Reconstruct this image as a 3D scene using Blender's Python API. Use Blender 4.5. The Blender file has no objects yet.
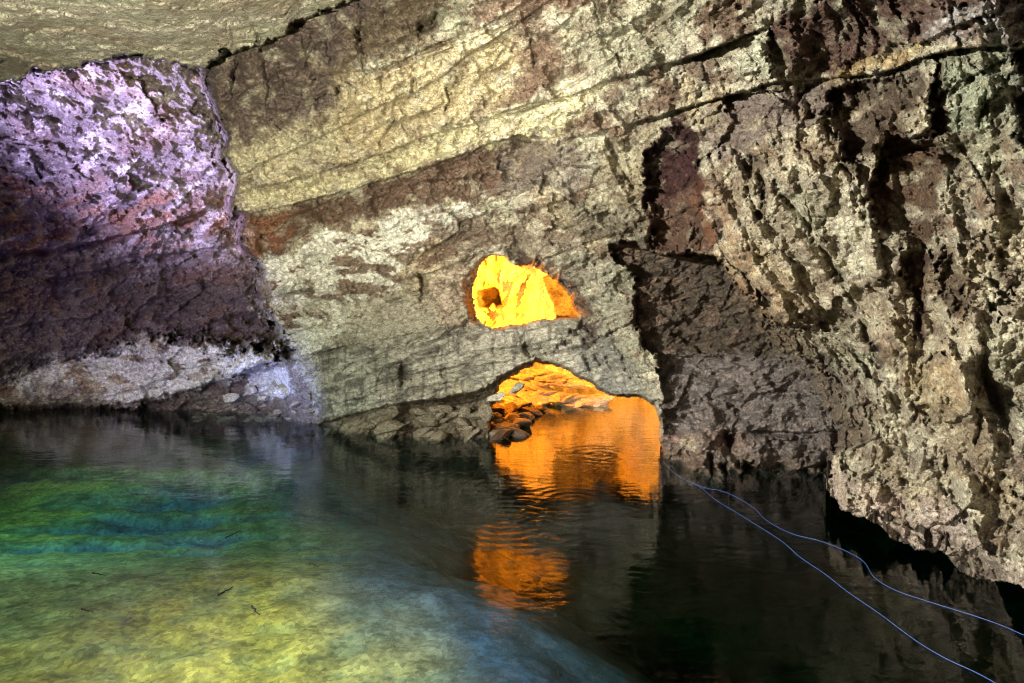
import bpy, bmesh, math, random
import numpy as np
from mathutils import Vector, Matrix, Euler

F32 = np.float32
random.seed(7)
scene = bpy.context.scene
COL = scene.collection

# ---------------------------------------------------------------- camera
CAM = np.array([0.0, 0.0, 3.5])
FPX = 683.0
TH = math.atan(51.5 / FPX)


def ray(px, py):
    """direction through a photograph point, scaled so that y = 1"""
    cx = (px - 512.0) / FPX
    cz = (341.5 - py) / FPX
    dy = math.cos(TH) + cz * math.sin(TH)
    dz = -math.sin(TH) + cz * math.cos(TH)
    return cx / dy, dz / dy


def at(px, py, Y):
    dx, dz = ray(px, py)
    return Vector((dx * Y, Y, 3.5 + dz * Y))


def on_water(px, py, z=0.0):
    dx, dz = ray(px, py)
    Y = (z - 3.5) / dz
    return Vector((dx * Y, Y, z))


cam_data = bpy.data.cameras.new('camera')
cam_data.lens = 36.0 * FPX / 1024.0
cam_data.sensor_width = 36.0
cam_data.clip_start = 0.05
cam_data.clip_end = 500
cam = bpy.data.objects.new('camera', cam_data)
COL.objects.link(cam)
cam.location = CAM
cam.rotation_euler = (math.radians(90) - TH, 0, 0)
scene.camera = cam


# ---------------------------------------------------------------- numpy noise
def _h(ix, iy, iz, s):
    h = (ix.astype(np.uint32) * np.uint32(374761393) + iy.astype(np.uint32) * np.uint32(668265263)
         + iz.astype(np.uint32) * np.uint32(2147483647) + np.uint32((s * 974634777 + 1013904223) & 0xFFFFFFFF))
    h = (h ^ (h >> np.uint32(13))) * np.uint32(1274126177)
    h = (h ^ (h >> np.uint32(16))) * np.uint32(2246822519)
    return h ^ (h >> np.uint32(15))


def hf(ix, iy, iz, s):
    return _h(ix, iy, iz, s).astype(F32) / F32(4294967295.0)


def perlin(x, y, z, s=0):
    x = np.asarray(x, F32); y = np.asarray(y, F32); z = np.asarray(z, F32) + np.zeros_like(x)
    x0 = np.floor(x); y0 = np.floor(y); z0 = np.floor(z)
    fx = x - x0; fy = y - y0; fz = z - z0
    ix = x0.astype(np.int32); iy = y0.astype(np.int32); iz = z0.astype(np.int32)
    u = fx * fx * fx * (fx * (fx * 6 - 15) + 10)
    v = fy * fy * fy * (fy * (fy * 6 - 15) + 10)
    w = fz * fz * fz * (fz * (fz * 6 - 15) + 10)
    out = np.zeros_like(x)
    for a in (0, 1):
        for b in (0, 1):
            for c in (0, 1):
                h = _h(ix + a, iy + b, iz + c, s)
                gx = (h & np.uint32(1023)).astype(F32) / 511.5 - 1
                gy = ((h >> np.uint32(10)) & np.uint32(1023)).astype(F32) / 511.5 - 1
                gz = ((h >> np.uint32(20)) & np.uint32(1023)).astype(F32) / 511.5 - 1
                d = gx * (fx - a) + gy * (fy - b) + gz * (fz - c)
                out += d * (u if a else 1 - u) * (v if b else 1 - v) * (w if c else 1 - w)
    return out * F32(1.3)


def fbm(x, y, z, o=4, s=0, g=0.5):
    r = np.zeros_like(np.asarray(x, F32)); a = 1.0; f = 1.0
    for k in range(o):
        r += a * perlin(x * f, y * f, z * f, s + 17 * k)
        a *= g; f *= 2.03
    return r


def ridged(x, y, z, o=3, s=0):
    r = np.zeros_like(np.asarray(x, F32)); a = 1.0; f = 1.0
    for k in range(o):
        r += a * (1 - np.abs(perlin(x * f, y * f, z * f, s + 31 * k)) * 2.2)
        a *= 0.5; f *= 2.1
    return r / 1.75


def crag(x, y, z, o=6, s=0, g=0.56):
    """crumpled rock: sharp ridges and sharp hollows at every size, each octave warped by the one before"""
    r = np.zeros_like(np.asarray(x, F32)); a = 1.0; f = 1.0; w = 0
    for k in range(o):
        n = perlin(x * f + w * 1.3, y * f, z * f + w, s + 13 * k)
        q = np.abs(n) * 2.2
        r += a * ((0.5 - q) if k % 2 == 0 else (q - 0.35))
        w = n * 0.6
        a *= g; f *= 1.93
    return r


def facets(x, y, z, s=0, tilt=1.0, bias=0.0):
    """broken rock: each cell is a randomly tilted plane; returns height and F2-F1"""
    x = np.asarray(x, F32); y = np.asarray(y, F32); z = np.asarray(z, F32)
    ix = np.floor(x).astype(np.int32); iy = np.floor(y).astype(np.int32); iz = np.floor(z).astype(np.int32)
    f1 = np.full_like(x, 9.0); f2 = np.full_like(x, 9.0); hh = np.zeros_like(x)
    for a in (-1, 0, 1):
        for b in (-1, 0, 1):
            for c in (-1, 0, 1):
                jx = ix + a; jy = iy + b; jz = iz + c
                h = _h(jx, jy, jz, s)
                ox = (h & np.uint32(1023)).astype(F32) / 1023
                oy = ((h >> np.uint32(10)) & np.uint32(1023)).astype(F32) / 1023
                oz = ((h >> np.uint32(20)) & np.uint32(1023)).astype(F32) / 1023
                dx = x - (jx + ox); dy = y - (jy + oy); dz = z - (jz + oz)
                d = np.sqrt(dx * dx + dy * dy + dz * dz)
                h2 = _h(jx, jy, jz, s + 999)
                gx = (h2 & np.uint32(1023)).astype(F32) / 511.5 - 1
                gz = ((h2 >> np.uint32(10)) & np.uint32(1023)).astype(F32) / 511.5 - 1
                off = ((h2 >> np.uint32(20)) & np.uint32(1023)).astype(F32) / 511.5 - 1
                val = off * 0.5 + tilt * (gx * dx + gz * dz) + bias * dx
                n = d < f1
                f2 = np.where(n, f1, np.minimum(f2, d))
                hh = np.where(n, val, hh)
                f1 = np.where(n, d, f1)
    return hh, f2 - f1


def sst(a, b, x):
    t = np.clip((x - a) / (b - a), 0, 1)
    return t * t * (3 - 2 * t)


def sdpoly(X, Y, poly, pad=60):
    """signed distance in photograph pixels, positive inside; -999 far outside"""
    p = np.array(poly, F32)
    x0, y0 = p.min(0) - pad; x1, y1 = p.max(0) + pad
    m = (X > x0) & (X < x1) & (Y > y0) & (Y < y1)
    out = np.full(X.shape, -999.0, F32)
    x = X[m]; y = Y[m]
    if x.size == 0:
        return out
    d = np.full(x.shape, 1e9, F32); ins = np.zeros(x.shape, bool)
    n = len(p)
    for i in range(n):
        ax, ay = p[i]; bx, by = p[(i + 1) % n]
        ex, ey = bx - ax, by - ay
        t = np.clip(((x - ax) * ex + (y - ay) * ey) / (ex * ex + ey * ey + 1e-9), 0, 1)
        d = np.minimum(d, (x - ax - t * ex) ** 2 + (y - ay - t * ey) ** 2)
        c = ((ay > y) != (by > y))
        with np.errstate(divide='ignore', invalid='ignore'):
            xi = ax + (y - ay) * ex / (ey if ey != 0 else 1e-9)
        ins ^= c & (x < xi)
    d = np.sqrt(d)
    out[m] = np.where(ins, d, -d)
    return out


def sdline(X, Y, line, pad=60):
    """distance to a polyline, the side (+ below it in the picture) and how far along"""
    p = np.array(line, F32)
    x0, y0 = p.min(0) - pad; x1, y1 = p.max(0) + pad
    m = (X > x0) & (X < x1) & (Y > y0) & (Y < y1)
    x = X[m]; y = Y[m]
    d = np.full(x.shape, 1e9, F32); sd = np.ones(x.shape, F32); tt = np.zeros(x.shape, F32)
    n = len(p) - 1
    for i in range(n):
        ax, ay = p[i]; bx, by = p[i + 1]
        ex, ey = bx - ax, by - ay
        t = np.clip(((x - ax) * ex + (y - ay) * ey) / (ex * ex + ey * ey + 1e-9), 0, 1)
        dd = (x - ax - t * ex) ** 2 + (y - ay - t * ey) ** 2
        q = dd < d
        d = np.where(q, dd, d)
        sd = np.where(q, np.sign(ex * (y - ay) - ey * (x - ax) + 1e-6), sd)
        tt = np.where(q, (i + t) / n, tt)
    return m, np.sqrt(d), sd, tt


def tps(pts, scale=300.0):
    """thin plate spline through (px, py, depth) points"""
    p = np.array(pts, float)
    c = p[:, :2] / scale; v = p[:, 2]; n = len(p)

    def U(r2):
        return np.where(r2 > 1e-12, r2 * np.log(np.maximum(r2, 1e-12)), 0)
    r2 = ((c[:, None] - c[None]) ** 2).sum(-1)
    A = np.zeros((n + 3, n + 3)); A[:n, :n] = U(r2) + np.eye(n) * 0.02
    A[:n, n] = 1; A[:n, n + 1:] = c; A[n, :n] = 1; A[n + 1:, :n] = c.T
    w = np.linalg.solve(A, np.concatenate([v, [0, 0, 0]])).astype(F32)

    def f(X, Y):
        x = X / F32(scale); y = Y / F32(scale)
        r = w[n] + w[n + 1] * x + w[n + 2] * y
        for i in range(n):
            q = (x - F32(c[i, 0])) ** 2 + (y - F32(c[i, 1])) ** 2
            r += w[i] * q * np.log(np.maximum(q, 1e-12))
        return r.astype(F32)
    return f


# ---------------------------------------------------------------- object helpers
def mesh_np(name, verts, faces, mat, colors=None, smooth=True, sharp=None):
    me = bpy.data.meshes.new(name)
    nv = len(verts); nf = len(faces)
    me.vertices.add(nv); me.vertices.foreach_set('co', np.asarray(verts, F32).ravel())
    me.loops.add(nf * 4); me.loops.foreach_set('vertex_index', np.asarray(faces, np.int32).ravel())
    me.polygons.add(nf)
    me.polygons.foreach_set('loop_start', np.arange(0, nf * 4, 4, dtype=np.int32))
    me.polygons.foreach_set('use_smooth', np.full(nf, smooth))
    me.update(calc_edges=True)
    if colors is not None:
        a = me.color_attributes.new('rock_colour', 'FLOAT_COLOR', 'POINT')
        a.data.foreach_set('color', np.asarray(colors, F32).ravel())
    me.materials.append(mat)
    o = bpy.data.objects.new(name, me)
    COL.objects.link(o)
    return o


def tag(o, label=None, cat=None, group=None, kind=None):
    if label: o['label'] = label
    if cat: o['category'] = cat
    if group: o['group'] = group
    if kind: o['kind'] = kind
    return o


# ---------------------------------------------------------------- materials
def new_mat(name):
    m = bpy.data.materials.new(name); m.use_nodes = True
    nt = m.node_tree; nt.nodes.clear()
    return m, nt, nt.nodes, nt.links


def N(nodes, t, **kw):
    n = nodes.new(t)
    for k, v in kw.items():
        if k in n.inputs.keys() if hasattr(n.inputs, 'keys') else False:
            n.inputs[k].default_value = v
        else:
            setattr(n, k, v)
    return n


def rock_material(name, attr=True, colour=(0.4, 0.36, 0.27), wet=0.0, bump=1.7, scale=1.0):
    m, nt, ns, L = new_mat(name)
    out = ns.new('ShaderNodeOutputMaterial'); b = ns.new('ShaderNodeBsdfPrincipled')
    L.new(b.outputs[0], out.inputs[0])
    geo = ns.new('ShaderNodeTexCoord')
    mp = ns.new('ShaderNodeMapping'); mp.inputs['Rotation'].default_value = (0.15, 0.28, 0.1)
    mp.inputs['Scale'].default_value = (scale, scale, scale * 1.5)
    L.new(geo.outputs['Object'], mp.inputs[0])
    if attr:
        c = ns.new('ShaderNodeAttribute'); c.attribute_name = 'rock_colour'; csock = c.outputs['Color']
    else:
        c = ns.new('ShaderNodeRGB'); c.outputs[0].default_value = (*colour, 1); csock = c.outputs[0]
    n1 = N(ns, 'ShaderNodeTexNoise'); n1.inputs['Scale'].default_value = 9; n1.inputs['Detail'].default_value = 8
    n1.inputs['Roughness'].default_value = 0.7
    n2 = N(ns, 'ShaderNodeTexNoise'); n2.inputs['Scale'].default_value = 45; n2.inputs['Detail'].default_value = 5
    n2.inputs['Roughness'].default_value = 0.75
    for n in (n1, n2): L.new(mp.outputs[0], n.inputs['Vector'])
    r1 = ns.new('ShaderNodeValToRGB')
    r1.color_ramp.elements[0].position = 0.33; r1.color_ramp.elements[0].color = (0.42, 0.36, 0.30, 1)
    r1.color_ramp.elements[1].position = 0.66; r1.color_ramp.elements[1].color = (1.35, 1.35, 1.3, 1)
    L.new(n1.outputs[0], r1.inputs[0])
    r2 = ns.new('ShaderNodeValToRGB')
    r2.color_ramp.elements[0].position = 0.3; r2.color_ramp.elements[0].color = (0.6, 0.58, 0.56, 1)
    r2.color_ramp.elements[1].position = 0.7; r2.color_ramp.elements[1].color = (1.25, 1.25, 1.25, 1)
    L.new(n2.outputs[0], r2.inputs[0])
    m1 = ns.new('ShaderNodeMixRGB'); m1.blend_type = 'MULTIPLY'; m1.inputs[0].default_value = 0.8
    L.new(csock, m1.inputs[1]); L.new(r1.outputs[0], m1.inputs[2])
    m2 = ns.new('ShaderNodeMixRGB'); m2.blend_type = 'MULTIPLY'; m2.inputs[0].default_value = 0.8
    m1.inputs[0].default_value = 0.95; m2.inputs[0].default_value = 1.0
    L.new(m1.outputs[0], m2.inputs[1]); L.new(r2.outputs[0], m2.inputs[2])
    L.new(m2.outputs[0], b.inputs['Base Color'])
    b.inputs['Roughness'].default_value = 0.62 - wet * 0.3
    b.inputs['Specular IOR Level'].default_value = 0.35 + wet * 0.3
    # hairline cracks and grain
    v = N(ns, 'ShaderNodeTexVoronoi', feature='DISTANCE_TO_EDGE'); v.inputs['Scale'].default_value = 5.5
    wn = N(ns, 'ShaderNodeTexNoise'); wn.inputs['Scale'].default_value = 6; wn.inputs['Detail'].default_value = 4
    L.new(mp.outputs[0], wn.inputs['Vector'])
    wm = ns.new('ShaderNodeMixRGB'); wm.blend_type = 'ADD'; wm.inputs[0].default_value = 0.35
    L.new(mp.outputs[0], wm.inputs[1]); L.new(wn.outputs['Color'], wm.inputs[2])
    L.new(wm.outputs[0], v.inputs['Vector'])
    vr = ns.new('ShaderNodeMapRange'); vr.inputs['From Max'].default_value = 0.06
    L.new(v.outputs['Distance'], vr.inputs[0])
    mu = N(ns, 'ShaderNodeTexNoise'); mu.inputs['Scale'].default_value = 16; mu.inputs['Detail'].default_value = 10
    mu.inputs['Roughness'].default_value = 0.72
    if hasattr(mu, 'noise_type'):
        try: mu.noise_type = 'RIDGED_MULTIFRACTAL'
        except Exception: pass
    L.new(mp.outputs[0], mu.inputs['Vector'])
    b1 = ns.new('ShaderNodeBump'); b1.inputs['Strength'].default_value = 0.45 * bump; b1.inputs['Distance'].default_value = 0.03
    L.new(vr.outputs[0], b1.inputs['Height'])
    b2 = ns.new('ShaderNodeBump'); b2.inputs['Strength'].default_value = 0.55 * bump; b2.inputs['Distance'].default_value = 0.03
    L.new(mu.outputs[0], b2.inputs['Height']); L.new(b1.outputs[0], b2.inputs['Normal'])
    b3 = ns.new('ShaderNodeBump'); b3.inputs['Strength'].default_value = 0.5 * bump; b3.inputs['Distance'].default_value = 0.02
    L.new(n2.outputs[0], b3.inputs['Height']); L.new(b2.outputs[0], b3.inputs['Normal'])
    L.new(b3.outputs[0], b.inputs['Normal'])
    return m


M_WALL = rock_material('limestone_wall')
M_CHAMBER = rock_material('chamber_limestone', attr=False, colour=(0.62, 0.56, 0.42), bump=0.8)
M_CHAMBER_WALL = rock_material('chamber_wall_limestone', bump=0.8)
M_ROCK = rock_material('boulder_limestone', attr=False, colour=(0.26, 0.22, 0.16), wet=0.4, scale=1.6)
M_SPUR = rock_material('dark_wet_boulder', attr=False, colour=(0.10, 0.06, 0.035), wet=0.5, scale=1.6)
M_ROCK2 = rock_material('pale_boulder_limestone', attr=False, colour=(0.5, 0.47, 0.38), wet=0.3, scale=1.6)

# ---------------------------------------------------------------- cave wall: grid over the solid angle the hall fills
STEP = 1.15


def axis(a, lo, hi, b, outer):
    left = np.arange(a, lo, outer); mid = np.arange(lo, hi, STEP); right = np.arange(hi, b, outer)
    return np.concatenate([left, mid, right])


gx = axis(-420, -8, 1032, 1500, 6.0)
gy = axis(-460, -8, 604, 640, 6.0)
X, Yp = np.meshgrid(gx.astype(F32), gy.astype(F32))
ny, nx = X.shape

# ragged outlines
WX = X + 4.5 * perlin(X / 26, Yp / 26, 0.5, 1) + 2.4 * perlin(X / 9, Yp / 9, 0.5, 2) + 1.2 * perlin(X / 4, Yp / 4, .5, 5)
WY = Yp + 4.5 * perlin(X / 26, Yp / 26, 7.5, 3) + 2.4 * perlin(X / 9, Yp / 9, 7.5, 4) + 1.2 * perlin(X / 4, Yp / 4, 7.5, 6)
bw1, _ = facets(X / 17, Yp / 13, 0 * X + .5, 12)
bw2, _ = facets(X / 7, Yp / 6, 0 * X + 4.5, 13)
WX = WX + 5.0 * bw1 + 2.6 * bw2
WY = WY + 4.0 * np.roll(bw1, 9, 0) + 2.2 * np.roll(bw2, 5, 1)
# slightly ragged, for traced openings
VX = X + 1.3 * bw2 + 1.5 * perlin(X / 9, Yp / 9, 3.5, 8) + 0.9 * perlin(X / 4, Yp / 4, 3.5, 9)
VY = Yp + 1.5 * perlin(X / 9, Yp / 9, 9.5, 10) + 0.9 * perlin(X / 4, Yp / 4, 9.5, 11)

main_f = tps([(300, 418, 18.2), (380, 437, 16.3), (480, 437, 16.2), (250, 300, 17.3), (250, 200, 16.3), (230, 80, 14.3),
              (350, 0, 12.3), (350, 100, 14.3), (350, 200, 15.8), (350, 300, 16.6), (350, 400, 16.3), (520, 0, 11.5),
              (520, 100, 13.5), (520, 180, 15), (520, 240, 15.6), (460, 290, 16.2), (440, 360, 16), (600, 290, 15.2),
              (560, 340, 15.4), (620, 360, 14.8), (640, 240, 14.0), (600, 150, 13.5), (660, 100, 12), (700, 0, 9.8),
              (640, 420, 14.2), (670, 470, 13.6), (512, -200, 8), (300, -200, 8.5), (700, -200, 7.2), (100, 440, 19.5), (100, 350, 19.3), (0, 430, 19.5), (0, 350, 19),
              (200, 380, 18.6), (0, 100, 17), (0, -200, 11), (-300, 100, 14), (-300, 400, 16), (400, 600, 15), (100, 600, 18),
              (680, 120, 11.8), (720, 250, 11.6), (760, 330, 11.6), (820, 380, 11.2), (850, 440, 10.8), (830, 490, 10.6),
              (760, 150, 10.5), (760, 250, 10.8), (830, 80, 9.6), (850, 200, 9.6), (850, 300, 10), (900, 400, 9.5),
              (900, 535, 9.0), (940, 300, 8.9), (940, 150, 8.3), (1024, 100, 7.2), (1024, 300, 7.7), (1024, 450, 7.7),
              (1024, 588, 7.2), (900, 0, 7.8), (1024, 0, 6.5), (1250, 100, 5), (1250, 400, 5.3), (1250, 650, 5.2),
              (1000, -200, 5), (1450, 200, 3.5), (300, -450, 5), (900, -450, 3.5)])
left_f = tps([(0, 420, 19.6), (120, 410, 20), (280, 380, 19.5), (0, 330, 20), (150, 330, 19.8), (0, 240, 21), (150, 240, 21), (260, 240, 20.5),
              (0, 180, 19.6), (150, 180, 20), (230, 180, 20), (0, 100, 18), (120, 90, 17.5), (220, 90, 17.5), (100, 20, 15.5), (-300, 100, 16), (-300, 400, 18), (300, 20, 16), (300, 600, 19)])
ceil_f = tps([(0, 83, 13.2), (100, 60, 12.2), (206, 66, 12.6), (283, 33, 11.8), (340, 5, 11.4), (0, 0, 9.2), (150, 0, 9.3), (300, -30, 9.8), (0, -120, 6.6),
              (300, -120, 7.0), (-300, 0, 9.4), (-300, -300, 4.6), (150, -300, 4.6), (450, -300, 4.9), (450, -80, 9.4), (-300, 100, 13.4)])
rec_f = tps([(630, 250, 15.2), (660, 400, 14.6), (700, 300, 15.0), (760, 400, 14.0), (800, 450, 13.5), (850, 480, 13.0), (700, 485, 12.4),
             (735, 470, 13.2), (670, 460, 13.6), (680, 360, 15.0), (720, 250, 14.8), (800, 350, 13.6), (700, 435, 13.7), (700, 600, 12.3), (600, 600, 14)])

CEIL = [(-500, 95), (-100, 88), (0, 84), (13, 81), (30, 74), (43, 73), (70, 66), (100, 60), (133, 55), (166, 62), (190, 66), (206, 66),
        (213, 58), (243, 46), (262, 42), (283, 33), (298, 20), (312, 13), (340, 5), (372, -22), (430, -60), (620, -160), (800, -600), (-500, -600)]
LEFT = [(-500, 0), (204, 0), (204, 76), (213, 123), (223, 150), (227, 180), (230, 205), (239, 220), (236, 237), (247, 260), (258, 300),
        (272, 328), (290, 345), (252, 343), (200, 338), (146, 333), (100, 347), (46, 360), (0, 383), (-500, 400)]
UNDER = [(292, 357), (262, 364), (233, 377), (186, 391), (126, 404), (90, 400), (47, 408), (0, 405), (-500, 420), (-500, 520), (292, 520), (318, 440), (322, 400), (305, 372)]
REC = [(608, 246), (622, 243), (640, 250), (660, 256), (690, 252), (712, 257), (722, 264), (735, 284), (750, 300), (762, 318), (781, 338), (800, 352),
       (814, 365), (831, 385), (840, 405), (836, 425), (850, 436), (836, 450), (828, 470), (829, 491), (826, 620), (560, 620), (664, 470), (663, 412), (661, 372), (649, 353), (636, 322), (632, 303), (637, 270), (620, 262)]
sC = sdpoly(WX, WY, CEIL, 400); sL = sdpoly(WX, WY, LEFT, 400); sU = sdpoly(WX, WY, UNDER); sR = sdpoly(WX, WY, REC)

YM = main_f(X, Yp)
D0 = YM.copy()
wr_ = 1.2 + 34 * sst(735, 800, X) * sst(300, 345, Yp) * sst(455, 430, Yp)
kR = sst(-1.2, 1, sR / wr_); D0 = D0 * (1 - kR) + np.maximum(rec_f(X, Yp), YM + 0.3) * kR
# soften how the recess is cut under the slope of the buttress on its upper right
kU = sst(-1.0, 8.0, sU) * sst(300, 262, X)
D0 = D0 * (1 - kU) + (YM + 0.8) * kU
kL = sst(-12.0, 4.0, sL + 4 * bw2 + 9 * bw1 + 8 * perlin(X / 30, Yp / 30, 0 * X + 8.5, 14)); D0 = D0 * (1 - kL) + np.maximum(left_f(X, Yp), YM + 0.25) * kL
kC = sst(-0.8, 0.8, sC); D0 = D0 * (1 - kC) + ceil_f(X, Yp) * kC
kR = kR * (1 - kC)
isM = (1 - kL) * (1 - kC)

DX, DZ = ray(X, Yp)
DX = DX.astype(F32); DZ = DZ.astype(F32)
# world position of the smooth base, for noises of true size
PX, PY, PZ = DX * D0, D0, 3.5 + DZ * D0
# bedding frame, rising to the right
cb, sb_ = math.cos(0.29), math.sin(0.29)
BU = PX * cb + PZ * sb_
BW = -PX * sb_ + PZ * cb
BW = BW + 0.12 * fbm(PX / 2.5, PY / 2.5, PZ / 2.5, 3, 21)

wB = sst(660, 760, X + 0.25 * (Yp - 250)) * (1 - kR)          # buttress on the right
SLAB = [(292, 352), (330, 330), (400, 305), (440, 330), (470, 334), (560, 322), (590, 345), (660, 400), (600, 385), (545, 358), (500, 370), (440, 398), (345, 418), (300, 420), (270, 400), (262, 370)]
sS = sdpoly(WX, WY, SLAB)
wS = sst(-26, 12, sS)
wU = isM * (1 - wB) * (1 - wS) * (1 - kR)
LC = kL * (1 - kC)

h = np.zeros_like(D0)                                            # displacement, metres towards the viewer

# big lumps everywhere
h += 0.55 * fbm(PX / 1.8, PY / 1.8, PZ / 1.8, 3, 40) * (0.5 + 0.6 * wB + 0.9 * LC - 0.45 * kC - 0.3 * wS)
h += LC * 0.45 * ridged(BU / 1.6, PY / 1.2, BW / .8, 3, 41)
# broken blocks, three sizes
EW = .16 * fbm(PX / .35, PY / .35, PZ / .35, 4, 49)
f1, e1 = facets(BU / 1.15 + EW, PY / 1.2, BW / 0.62 + EW, 50)
f2, e2 = facets(BU / 0.42 + 0.3 * f1 + EW, PY / 0.5, BW / 0.26 + 1.2 * EW, 51)
ff3 = perlin(PX / .5, PY / .5, PZ / .5, 52) * 0.3
f3, e3 = facets(BU / 0.17 + ff3, PY / 0.2, BW / 0.115 + ff3, 53)
MOD = 0.35 + 1.15 * sst(-.45, .45, perlin(PX / 1.5, PY / 1.5, PZ / 1.5, 61))
f2 = f2 * MOD; f3 = f3 * (0.5 + 0.5 * MOD)
h += f1 * (0.27 * wU + 0.34 * wB + 0.28 * kR + 0.40 * LC + 0.10 * kC + 0.06 * wS)
h += f2 * (0.08 * wU + 0.06 * wB + 0.05 * kR + 0.12 * LC + 0.045 * kC + 0.035 * wS)
h += f3 * (0.060 * wU + 0.070 * wB + 0.045 * kR + 0.09 * LC + 0.022 * kC + 0.018 * wS)
cU = crag(BU / 1.15, PY / 1.0, BW / .72, 6, 140); cB = crag(0.93 * PX / .95 + .37 * PZ / .95, PY / 1.0, (-.37 * PX + .93 * PZ) / 1.9, 6, 150)
cR = crag(BU / .8, PY / .9, BW / .6, 5, 160)
h += cU * (0.19 * wU * (.45 + .55 * MOD) + 0.40 * LC + .09 * kC + .022 * wS) + cB * 0.30 * wB + cR * 0.34 * kR
JW = .05 * fbm(PX / .13, PY / .13, PZ / .13, 3, 165)
# open joints between blocks
j1 = np.exp(-(e1 / 0.045) ** 2); j2 = np.exp(-(e2 / 0.07) ** 2)
gate = sst(-0.1, 0.35, perlin(PX / 0.9, PY / 0.9, PZ / 0.9, 60))
h -= j1 * (0.0 * wU + 0.0 * wB + 0.0 * kR + 0.0 * LC + 0.03 * kC + 0.06 * wS) * (0.1 + 0.9 * gate)
h -= j2 * gate * gate * (0.0 * wU + 0.0 * wB + 0.0 * kR + 0.0 * LC + 0.01 * kC + 0.02 * wS)


# beds
def beds(hh, s, sharp=0.82):
    q = BW / hh; k = np.floor(q); f = q - k; ki = k.astype(np.int32); z = np.zeros_like(ki)
    uu = np.floor(BU / (hh * 9) + 5 * hf(ki, z, z, s + 3)).astype(np.int32) * 0
    a = hf(ki, uu, z, s); b = hf(ki + 1, uu, z, s)
    t = sst(sharp, 1, f)
    return a * (1 - t) + b * t - 0.5


h += beds(0.55, 70, 0.93) * (0.34 * wU + 0.04 * wB + 0.36 * kR + 0.16 * LC + 0.05 * wS)
h += beds(0.16, 71) * (0.07 * wU + 0.02 * wB + 0.10 * kR + 0.05 * LC + 0.08 * wS)
h += beds(0.07, 72) * (0.012 * wU + 0.008 * kR + 0.045 * wS)

# flutes: ribs running down the buttress, leaning right
fa = math.radians(22)
FU = PX * math.cos(fa) + PZ * math.sin(fa)
FV = -PX * math.sin(fa) + PZ * math.cos(fa)
FU = FU + 0.25 * perlin(PX / 0.9, PY / 0.9, PZ / 0.9, 80)
fl = ridged(FU / 0.62, PY / 1.4, FV / 2.2, 3, 81)
fl2 = ridged(FU / 0.22, PY / 0.6, FV / 0.75, 3, 85)
h += wB * (0.34 * (fl - 0.5) + 0.13 * (fl2 - 0.5))
h += (wU * 0.10 + LC * 0.10) * (fl2 - 0.5)
# slanting plates: each one eases out towards the left and breaks off on its right edge
FU = FU + JW + .12 * cU
sh1, _ = facets(FU / 0.62, PY / 0.9, FV / 1.6, 82, .5, 1.1)
sh1 = sh1 * (.25 + MOD * .9)
sh2, _ = facets(FU / 0.21 + .4 * sh1, PY / 0.4, FV / 0.5, 83, .6, 1.0)
h += wB * (0.17 * sh1 + 0.04 * sh2) + wU * 0.035 * sh1
# grit
r1_ = ridged(BU / 0.30, PY / 0.3, BW / 0.2, 4, 90)
h += (r1_ - 0.5) * (0.06 * wU + 0.08 * wB + 0.05 * kR + 0.20 * LC + 0.035 * kC + 0.014 * wS)
h += fbm(PX / 0.09, PY / 0.09, PZ / 0.09, 3, 91) * (0.012 + 0.012 * wB + 0.02 * LC + 0.01 * wU - 0.006 * wS)
r2_ = ridged(FU / 0.14, PY / 0.14, FV / 0.2, 2, 94)
h += (r2_ - 0.5) * (0.03 * wB + 0.014 * wU)


CG = sst(-.35, .45, perlin(X / 21, Yp / 21, 0 * X + .5, 97))
LG = 0.35 + 1.0 * sst(-.4, .4, perlin(X / 34, Yp / 34, 0 * X + 2.5, 98))


def crack(line, width, depth, ragged=True, lo=0.0, hi=1.0):
    xx, yy = (0.55 * VX + 0.45 * WX, 0.55 * VY + 0.45 * WY)
    m, d, s, t = sdline(xx, yy, line, width * 4 + 4)
    g = CG[m]
    a = depth * (0.15 + 1.1 * g) * np.exp(-np.abs(d / (width * (0.35 + 0.9 * g) * np.where(s > 0, .8, 1.6))) ** 1.3) * sst(-0.02, 0.06, t) * sst(1.02, 0.94, t)
    h[m] -= a


def ledge(line, amp, fall, lip=0.0, up=6.0, tin=0.10):
    """the rock above the line stands proud: sharp step, then eases back below; lip = extra bulge above"""
    m, d, s, t = sdline(VX, VY, line, fall * 3.2 + 4)
    ends = sst(-0.01, tin, t) * sst(1.01, 0.90, t) * LG[m]
    below = sst(-0.7, 0.9, d * s)
    h[m] -= ends * amp * below * np.exp(-(np.maximum(d * s, 0) / fall) ** 1.5)
    if lip:
        h[m] += ends * lip * (1 - below) * np.exp(-(d / up) ** 2)


def pocket(poly, depth, soft=3.0, wig=True):
    s = sdpoly(WX if wig else VX, WY if wig else VY, poly, 12)
    p = np.array(poly)
    t = np.clip((X - p[:, 0].min()) / (p[:, 0].max() - p[:, 0].min()), 0, 1)
    h[...] -= depth * sst(-0.8, soft * (1 + 2.5 * t), s) * (1.25 - 0.75 * t)


def bump_out(poly, amt, soft=6.0):
    s = sdpoly(WX, WY, poly, 12)
    h[...] += amt * sst(-1, soft, s)


def ridge(line, width, amp):
    """a rib: slopes out from the left, breaks off sharply on the right"""
    m, d, s, t = sdline(0.5 * VX + 0.5 * WX, 0.5 * VY + 0.5 * WY, line, width * 3 + 6)
    e = sst(0, .15, t) * sst(1, .85, t)
    left = s > 0          # lines run down the picture, so + is on their left
    h[m] += amp * e * np.where(left, np.exp(-(d / width) ** 1.4), np.exp(-(d / (width * .22)) ** 1.2))


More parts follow.
